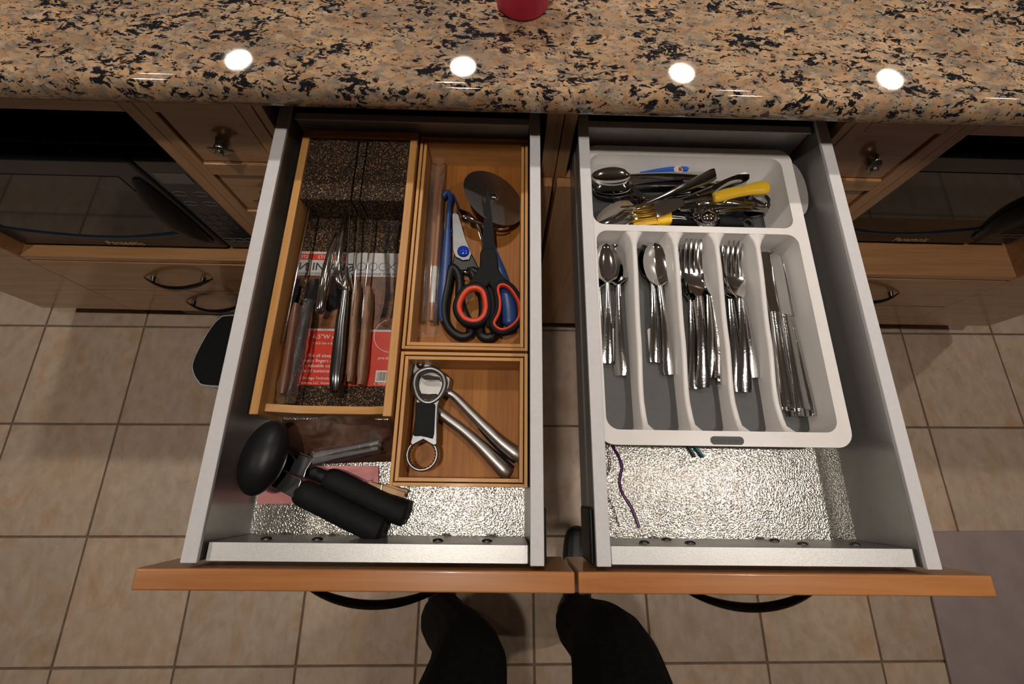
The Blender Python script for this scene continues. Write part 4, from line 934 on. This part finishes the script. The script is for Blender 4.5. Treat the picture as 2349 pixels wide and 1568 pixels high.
def spoon_proto(L=0.185, bl=0.066, bw=0.0185, w0=0.0078, mh='hammered', nm='teaspoon', deep=0.0058):
    t = bpy.data.objects.new(nm, None); C.objects.link(t); Lh = L - bl
    hr = handle_rings(Lh, w0, 0.0042, 0.0034, 0.0026)
    obj('handle', MB().rings(hr), M[mh], t, 60, world=False)
    rs = []
    for k_ in range(25):
        u = k_ / 24; y = Lh - 0.001 + bl * u
        sh = math.sqrt(max(0, 1 - (2 * u - 1) ** 2)); asym = 1 + 0.18 * math.cos(math.pi * u) * -1
        w_ = max(0.0008, bw * sh ** 0.86 * (1.0 + 0.10 * math.cos(math.pi * (u - 0.35))) * 0.95)
        if u < 0.12: w_ = max(w_ * (u / 0.12) + 0.0034 * (1 - u / 0.12), 0.0034)
        d = deep * sh ** 0.9
        rs.append(ring_at(y, w_, 0.0095 + 0.0012 * math.cos(math.pi * u) + 0.001 * u, d, 0.0012, 0, 13))
    obj('bowl', MB().rings(rs), M['chrome'], t, 60, world=False)
    return t, L
def fork_proto(L=0.205, head=0.088, hw=0.0125, w0=0.0085, mh='hammered', nm='dinner_fork', tines=4):
    t = bpy.data.objects.new(nm, None); C.objects.link(t); Lh = L - head
    obj('handle', MB().rings(handle_rings(Lh, w0, 0.0045, 0.0036, 0.0028, zn=0.012)), M[mh], t, 60, world=False)
    pl_ = head * 0.42; rs = []
    for k_ in range(13):
        u = k_ / 12; w_ = interp(u, [0, 0.45, 0.8, 1], [0.0036, hw * 0.80, hw, hw])
        rs.append(ring_at(Lh - 0.001 + pl_ * u, w_, 0.012 - 0.0085 * math.sin(math.pi * 0.5 * u), 0.0010 * u, 0.0016, 0, 9))
    obj('head', MB().rings(rs), M['chrome'], t, 60, world=False)
    tw = hw * 2 / (tines + (tines - 1) * 0.62); gap = tw * 0.62
    for q in range(tines):
        xc = -hw + tw / 2 + q * (tw + gap); rs = []
        for k_ in range(10):
            u = k_ / 9; y = Lh + pl_ - 0.002 + (head - pl_) * u; zc = 0.0030 + 0.0105 * u * u - 0.001 * math.sin(math.pi * u)
            w_ = tw / 2 * (1 - 0.45 * u) if u < 0.95 else tw * 0.18; xx = xc * (1 - 0.05 * u)
            rs.append([(xx - w_, y, zc - 0.0008), (xx + w_, y, zc - 0.0008), (xx + w_ * 0.7, y, zc + 0.0009), (xx - w_ * 0.7, y, zc + 0.0009)])
        obj('tine', MB().rings(rs), M['chrome'], t, 35, world=False)
    return t, L
def knife_proto(L=0.225, mh='hammered', nm='table_knife', hl=0.128, w0=0.0108):
    t = bpy.data.objects.new(nm, None); C.objects.link(t); rs = []
    for k_ in range(17):
        u = k_ / 16; w_ = interp(u, [0, 0.04, 0.5, 1], [w0 * 0.94, w0, w0 * 0.82, 0.0072]); h_ = interp(u, [0, 0.5, 1], [0.0062, 0.0052, 0.0040])
        rs.append([(w_ * math.copysign(abs(math.cos(a)) ** 0.7, math.cos(a)), hl * u, 0.0062 + h_ * math.copysign(abs(math.sin(a)) ** 0.8, math.sin(a))) for a in [2 * math.pi * q / 16 for q in range(16)]])
    obj('handle', MB().rings(rs), M[mh], t, 50, world=False)
    n_ = 16; top = []; bot = []
    for k_ in range(n_ + 1):
        u = k_ / n_; y = hl + 0.0005 + (L - hl) * u
        top.append((0.0095 * (1 if u < 0.80 else math.sqrt(max(0, 1 - ((u - 0.80) / 0.20) ** 2))), y)); bot.append((-0.0075 - 0.0018 * math.sin(math.pi * u), y))
    bot[-1] = (0.0, bot[-1][1])
    mb = MB().prism(bot + top[::-1], 0.0055, 0.0071)
    obj('blade', mb, M['chrome'], t, 30, 0.0004, 1, world=False)
    return t, L
PRO = {'sp': spoon_proto(), 'df': fork_proto(), 'sf': fork_proto(0.198, 0.082, 0.0120, 0.0085, 'hammered', 'salad_fork'), 'kn': knife_proto(),
       'js': spoon_proto(0.165, 0.052, 0.0150, 0.0075, 'steel', 'old_teaspoon', 0.007), 'jl': spoon_proto(0.200, 0.066, 0.0195, 0.0095, 'steel', 'old_tablespoon', 0.009), 'jf': fork_proto(0.180, 0.075, 0.0110, 0.0080, 'steel', 'old_fork'), 'jk': knife_proto(0.205, 'steel', 'butter_knife', 0.115, 0.0085)}
USED = set()
def lay(key, tip, end, zt_, ze, label, cat, roll=0, group=None, dz=0.0):
    root, L = PRO[key]
    o = root if key not in USED else copy_tree(root); USED.add(key)
    a, b = P(end[0], end[1], ze + 0.006), P(tip[0], tip[1], zt_ + 0.010)
    a.z = ze; b.z = zt_
    d = b - a; s = d.length / L; yv = d.normalized(); xv = yv.cross(Vector((0, 0, 1))).normalized(); zv = xv.cross(yv)
    m3 = Matrix((xv, yv, zv)).transposed() @ Matrix.Rotation(math.radians(roll), 3, 'Y')
    o.location = a; o.rotation_euler = m3.to_euler(); o.scale = (max(0.9, min(1.1, s)), s, 1.0)
    tag(o, label, cat, group); return o
F0 = TFZ + 0.0006
lay('sp', (1368, 572), (1380, 832), F0, F0, 'teaspoon mostly hidden under the front teaspoon in the first tray slot', 'spoon', 6, 'teaspoons in the tray')
lay('sp', (1391, 556), (1395, 832), F0 + 0.006, F0 + 0.003, 'bright teaspoon lying uppermost in the first tray slot', 'spoon', 0, 'teaspoons in the tray')
lay('sp', (1422, 550), (1427, 860), F0 + 0.003, F0, 'teaspoon rolled onto its side in the first tray slot', 'spoon', -24, 'teaspoons in the tray')
lay('sp', (1491, 551), (1504, 830), F0, F0, 'lower teaspoon of the pair in the second tray slot', 'spoon', 3, 'teaspoons in the tray')
lay('sp', (1500, 555), (1536, 858), F0 + 0.005, F0 + 0.001, 'upper teaspoon of the pair in the second tray slot, handle slanting right', 'spoon', 2, 'teaspoons in the tray')
lay('df', (1577, 556), (1595, 891), F0, F0, 'dinner fork with handle at the left of the third tray slot', 'fork', 0, 'dinner forks in the tray')
lay('df', (1613, 552), (1635, 866), F0, F0, 'dinner fork with tines at the right of the third tray slot', 'fork', 0, 'dinner forks in the tray')
lay('df', (1598, 548), (1652, 880), F0 + 0.005, F0 + 0.006, 'dinner fork turned on edge, handle slanting right in the third tray slot', 'fork', 52, 'dinner forks in the tray')
lay('df', (1590, 539), (1615, 887), F0 + 0.016, F0 + 0.005, 'uppermost dinner fork in the third tray slot', 'fork', 0, 'dinner forks in the tray')
lay('sf', (1660, 556), (1693, 898), F0, F0, 'salad fork lowest at the left of the fourth tray slot', 'fork', 0, 'salad forks in the tray')
lay('sf', (1674, 552), (1732, 865), F0 + 0.002, F0, 'salad fork with handle slanting right in the fourth tray slot', 'fork', 0, 'salad forks in the tray')
lay('sf', (1686, 551), (1712, 898), F0 + 0.012, F0 + 0.004, 'uppermost salad fork in the fourth tray slot', 'fork', 0, 'salad forks in the tray')
lay('kn', (1765, 585), (1803, 945), F0, F0, 'table knife lying lowest at the left of the knife slot', 'knife', 0, 'table knives in the tray')
lay('kn', (1778, 590), (1833, 955), F0, F0, 'table knife lying lowest in the middle of the knife slot', 'knife', 0, 'table knives in the tray')
lay('kn', (1760, 566), (1807, 935), F0 + 0.0125, F0 + 0.0125, 'upper table knife with wide shining handle at the left of the knife slot', 'knife', 0, 'table knives in the tray')
lay('kn', (1779, 574), (1836, 938), F0 + 0.0125, F0 + 0.0125, 'upper table knife at the right of the stacked pair', 'knife', 8, 'table knives in the tray')
lay('kn', (1793, 574), (1868, 955), F0 + 0.006, F0 + 0.006, 'table knife standing on edge against the sloping tray wall', 'knife', -68, 'table knives in the tray')
# ---- odd cutlery in the back compartment
G = 'odd cutlery in the back compartment'
lay('jf', (1402, 452), (1592, 474), F0, F0, 'old fork lying flat at the left of the back compartment', 'fork', 0, G)
lay('jl', (1358, 432), (1642, 420), F0 + 0.008, F0 + 0.012, 'large spoon tucked beneath the teaspoon in the back compartment', 'spoon', 0, G)
lay('js', (1355, 406), (1636, 404), F0 + 0.016, F0 + 0.018, 'teaspoon with upturned bowl in the back left corner', 'spoon', 0, G)
lay('jf', (1442, 428), (1592, 502), F0 + 0.008, F0 + 0.004, 'small fork with tines pointing to the back left', 'fork', 30, G)
lay('jl', (1364, 506), (1642, 392), F0 + 0.010, F0 + 0.036, 'large spoon with bowl in the front left corner and handle across the pile', 'spoon', -38, G)
lay('jk', (1722, 397), (1528, 478), F0 + 0.018, F0 + 0.010, 'engraved butter knife with blade pointing to the back right', 'knife', 0, G)
lay('jf', (1690, 405), (1470, 450), F0 + 0.016, F0 + 0.012, 'old fork lying across the back of the compartment', 'fork', 180, G)
lay('js', (1578, 498), (1700, 410), F0 + 0.012, F0 + 0.018, 'small spoon leaning across the butter knife', 'spoon', 20, G)
lay('jf', (1419, 488), (1757, 430), F0 + 0.027, F0 + 0.020, 'long fork with tines over the yellow brush', 'fork', -14, G)
lay('jl', (1768, 458), (1562, 466), F0 + 0.014, F0 + 0.020, 'large spoon with bowl under the yellow handle', 'spoon', 40, G)
lay('jf', (1590, 455), (1762, 476), F0 + 0.016, F0 + 0.012, 'fork with handle end near the right wall of the compartment', 'fork', -12, G)
lay('jl', (1590, 500), (1757, 474), F0 + 0.020, F0 + 0.014, 'spoon with mirror bright bowl near the black handle', 'spoon', 10, G)
# yellow handled child utensil
zq = 0.7840
t = thing('yellow_handled_spoon', 'small utensil with smooth glossy yellow plastic handle', 'spoon', (P(1700, 440, zq).x, P(1700, 440, zq).y, zq - 0.012))
ps = catmull([P(*q, zq) for q in ((1636, 453), (1648, 451), (1672, 444), (1700, 439), (1730, 433), (1752, 430), (1763, 430))], 4); n_ = len(ps)
obj('handle', MB().tube(ps, [(interp(q / (n_ - 1), [0, .04, .3, .5, .8, .95, 1], [.006, .0082, .0094, .0084, .0114, .0100, .003]), interp(q / (n_ - 1), [0, .04, .5, .8, .95, 1], [.004, .0055, .0055, .0062, .0055, .002])) for q in range(n_)], 16), M['yellow'], t, 60)
for q in (0.10, 0.15, 0.20):
    p0 = ps[int(q * n_)]; d_ = (ps[int(q * n_) + 1] - p0).normalized(); s_ = d_.cross(Vector((0, 0, 1)))
    obj('grip_rib', MB().tube([p0 + s_ * 0.0062 * math.cos(a) + Vector((0, 0, 0.0056 * math.sin(a))) for a in [math.pi * u / 8 for u in range(9)]], 0.0007, 6), M['yellow'], t, 60)
obj('neck', sup([P(1640, 452, zq), P(1618, 455, zq - 0.002), P(1598, 463, zq - 0.003)], [(0.0042, 0.001), (0.0052, 0.001), (0.0080, 0.0008)], 10, 0.7), M['chrome'], t, 60)
# blue handled utensil
zq = 0.770
t = thing('blue_handled_spoon', 'utensil with bright blue handle at the back of the compartment', 'spoon', (P(1530, 395, zq).x, P(1530, 395, zq).y, zq - 0.012))
ps = catmull([P(*q, zq) for q in ((1470, 402), (1500, 398), (1530, 394), (1552, 390), (1568, 389), (1577, 392))], 4); n_ = len(ps)
obj('handle', MB().tube(ps, [(interp(q / (n_ - 1), [0, .3, .5, .8, 1], [.006, .0080, .009, .0135, .005]), 0.004) for q in range(n_)], 14), M['skyb'], t, 60)
pc = P(1556, 389, zq + 0.0042); obj('sticker', MB().lathe([(0.0, 0.0), (0.0070, 0.0), (0.0068, 0.0003), (0.0, 0.0003)], 18, pc), M['whiteink'], t, 0)
obj('sticker_patch', MB().box(pc.x + 0.0005, pc.x + 0.0052, pc.y - 0.003, pc.y + 0.004, pc.z + 0.0002, pc.z + 0.0005), M['red'], t, 0)
obj('neck', sup([P(1472, 402, zq), P(1440, 405, zq - 0.004)], [(0.0035, 0.001), (0.0025, 0.001)], 8), M['chrome'], t, 60)
# yellow silicone brush
zq = 0.7590
t = thing('silicone_brush', 'basting brush with yellow silicone bristles and glossy black handle', 'brush', (P(1500, 498, zq).x, P(1500, 498, zq).y, TFZ))
a, b, c, e = P(1447, 500, zq), P(1505, 496, zq), P(1537, 497, zq), P(1600, 506, zq)
for r_ in range(3):
    for q in range(15):
        v = -1 + 2 * q / 14; w_ = 0.0215 * (0.92 + 0.08 * (1 - r_)); zz = (-0.005, 0.0, 0.005)[r_]
        p0 = b + Vector((0.002, v * 0.0150, zz)); p1 = a + Vector((random.uniform(-0.001, 0.003), v * 0.0180 * 1.0, zz * 1.3 + random.uniform(-0.0008, 0.0008)))
        obj('bristle', MB().tube([p0, p0.lerp(p1, 0.5) + Vector((0, 0, 0.0005)), p1], [0.00115, 0.0011, 0.0009], 5), M['brist'], t, 60)
obj('bristle_holder', sup([b + Vector((-0.001, 0, 0)), b.lerp(c, 0.4), c], [(0.0165, 0.0085), (0.0170, 0.0088), (0.0125, 0.0075)], 14, 0.5), M['brist'], t, 50)
obj('handle', sup([c - Vector((0.002, 0, 0)), c.lerp(e, 0.3), e, P(1660, 512, zq)], [(0.0115, 0.0070), (0.0085, 0.0065), (0.0065, 0.0060), (0.0055, 0.005)], 12, 0.8), M['gloss'], t, 60)
# scoop with ribbed black handle
zq = 0.7620
t = thing('cookie_scoop', 'small steel scoop with ribbed black handle and hanging hole', 'scoop', (P(1660, 508, zq).x, P(1660, 508, zq).y, TFZ))
sc_ = P(1622, 503, 0.7700)
mb = MB(); obj('scoop_bowl', mb.lathe([(0.0, 0.013), (0.006, 0.0120), (0.0110, 0.0085), (0.0140, 0.003), (0.0145, -0.002), (0.0138, -0.002), (0.0105, 0.0075), (0.006, 0.0110), (0.0, 0.012)], 28, sc_), M['chrome'], t, 60)
obj('scoop_rim', MB().tube([sc_ + Vector((0.0150 * math.cos(a), 0.0150 * math.sin(a), -0.002)) for a in [2 * math.pi * q / 28 for q in range(28)]], 0.0009, 6, (0, 0, 1), True), M['chrome'], t, 60)
hp = lin(P(1646, 506, zq), P(1700, 512, zq), 22)
obj('handle', MB().tube(hp, [((0.0112 - 0.0048 * q / 21) * (1 + 0.05 * (1 if q % 3 == 0 else -0.5)), (0.0078 - 0.002 * q / 21) * (1 + 0.04 * (1 if q % 3 == 0 else -0.5))) for q in range(22)], 14), M['rubber'], t, 40)
rc = P(1714, 514, zq); obj('hanging_loop', MB().tube([rc + Vector((0.0066 * math.cos(a), 0.0066 * math.sin(a), 0)) for a in [2 * math.pi * q / 24 for q in range(24)]], (0.0033, 0.0045), 10, (0, 0, 1), True), M['black'], t, 60)
# ---- twist ties
O7 = (1340, 980, 0.3661)
def tie(label, pts, r, m):
    pp = catmull([P(O7[0] + O7[2] * a, O7[1] + O7[2] * b, zz) for a, b, zz in pts], 5)
    tag(obj('twist_tie', MB().tube(pp, (r, r * 0.8), 8), m, None, 60), label, 'twist tie')
tie('long wavy purple twist tie standing up at the left of the drawer', [(165, 60, 0.748), (180, 120, 0.752), (215, 180, 0.758), (236, 250, 0.763), (221, 340, 0.767), (242, 415, 0.770), (300, 510, 0.772), (345, 628, 0.773)], 0.0019, M['purple'])
tie('short teal twist tie poking out from under the tray', [(640, 60, FB + 0.002), (690, 115, FB + 0.002), (750, 186, FB + 0.002)], 0.0020, M['teal'])
tie('short dark green twist tie next to the teal one', [(600, 60, FB + 0.002), (650, 115, FB + 0.002), (696, 186, FB + 0.002)], 0.0018, M['dgreen'])

# ================================================================== on the floor
sz = 0.135
s0 = P(497, 800, sz)
st = thing('step_stool', 'white step stool with black ribbed top partly under the left drawer', 'step stool', (-0.70, 0.33, 0.0))
xl, yb_, yf_ = P(440, 830, sz).x, P(530, 722, sz).y, P(495, 886, sz).y
out = [(xl + 0.075, yb_), (xl + 0.045, yb_ - 0.012), (xl + 0.026, yb_ - 0.045), (xl + 0.010, yb_ - 0.095), (xl + 0.001, yb_ - 0.140), (xl + 0.006, yf_ + 0.042), (xl + 0.026, yf_ + 0.014), (xl + 0.060, yf_)]
wd = 0.30
mir = [(2 * (xl + wd / 2) - x, y) for x, y in out][::-1]
top = [(p.x, p.y) for p in catmull([Vector((x, y, 0)) for x, y in out + mir], 4, True)]
cx_ = xl + wd / 2; cy_ = (yb_ + yf_) / 2
def scl(pts, s): return [(cx_ + (x - cx_) * s, cy_ + (y - cy_) * s) for x, y in pts]
mb = MB().rings([[(x, y, zz) for x, y in scl(top, s)] for s, zz in ((0.94, 0.0), (0.985, sz - 0.02), (1.015, sz - 0.012), (1.015, sz - 0.002), (1.0, sz))], False)
obj('body', mb, M['stool'], st, 50)
obj('top_plate', MB().prism(scl(top, 0.995), sz - 0.003, sz), M['stool'], st, 0)
tp_ = obj('grip_pad', MB().prism(scl(top, 0.970), sz, sz + 0.0018), M['rubber'], st, 0)
rbm = MB()
ny = int((yb_ - yf_) / 0.006)
for q in range(2, ny - 1):
    y = yf_ + 0.006 * q
    xs = [p[0] for p in scl(top, 0.94) if abs(p[1] - y) < 0.02]
    if xs: rbm.box(min(xs) + 0.012, max(xs) - 0.012, y - 0.0013, y + 0.0013, sz + 0.0017, sz + 0.0024)
o = obj('grip_ribs', rbm, M['rubber'], tp_, 0); o['kind'] = 'stuff'
# mat
mp = [P(2148, 1217, 0.004), P(2420, 1213, 0.004), P(2480, 1700, 0.004), P(2190, 1640, 0.004)]
mb = MB().prism([(1.178, mp[0].y - 0.002), (2.05, mp[0].y + 0.012), (2.03, mp[0].y - 0.66), (1.160, mp[0].y - 0.66)], 0.0003, 0.009)
tag(obj('floor_mat', mb, M['mat_'], None, 0, 0.003, 2), 'plain pinkish grey mat on the tiles in front of the right cabinets', 'mat')
# ---- legs of the person standing at the drawers
def skin_mesh(name, pts, edges_, rad, m, parent, sub=2):
    me = bpy.data.meshes.new(name); me.from_pydata(pts, edges_, []); o = bpy.data.objects.new(name, me); C.objects.link(o); o.parent = parent
    md = o.modifiers.new('skin', 'SKIN'); me.skin_vertices[0]
    for i, r in enumerate(rad): me.skin_vertices[0].data[i].radius = r if isinstance(r, tuple) else (r, r)
    me.skin_vertices[0].data[0].use_root = True
    s_ = o.modifiers.new('sub', 'SUBSURF'); s_.levels = sub; s_.render_levels = sub
    me.materials.append(m); return o
pr_ = thing('person', 'person in black trousers and black shoes standing before the drawers', 'person', (0, 0, 0))
LP = [(0.03, -0.47, 0.98), (-0.075, -0.43, 0.90), (-0.070, -0.345, 0.66), (-0.045, -0.285, 0.47), (-0.075, -0.285, 0.33), (-0.125, -0.300, 0.18), (-0.140, -0.300, 0.07),
      (0.135, -0.43, 0.90), (0.175, -0.335, 0.66), (0.195, -0.270, 0.48), (0.200, -0.285, 0.33), (0.195, -0.310, 0.18), (0.195, -0.315, 0.07), (0.03, -0.50, 1.10)]
LE = [(0, 1), (1, 2), (2, 3), (3, 4), (4, 5), (5, 6), (0, 7), (7, 8), (8, 9), (9, 10), (10, 11), (11, 12), (0, 13)]
LR = [(0.15, 0.11), 0.090, 0.080, 0.070, 0.058, 0.056, 0.060, 0.095, 0.088, 0.078, 0.070, 0.066, 0.068, (0.15, 0.11)]
skin_mesh('trousers', LP, LE, LR, M['cloth'], pr_)
for hx_, hy_, tx_, ty_ in ((-0.140, -0.335, -0.170, -0.085), (0.197, -0.345, 0.212, -0.100)):
    skin_mesh('shoe', [(hx_, hy_, 0.042), (hx_ + (tx_ - hx_) * .35, hy_ + (ty_ - hy_) * .35, 0.044), (hx_ + (tx_ - hx_) * .75, hy_ + (ty_ - hy_) * .75, 0.034), (tx_, ty_, 0.028)], [(0, 1), (1, 2), (2, 3)], [(0.038, 0.040), (0.040, 0.042), (0.044, 0.032), (0.032, 0.024)], M['shoe'], pr_)
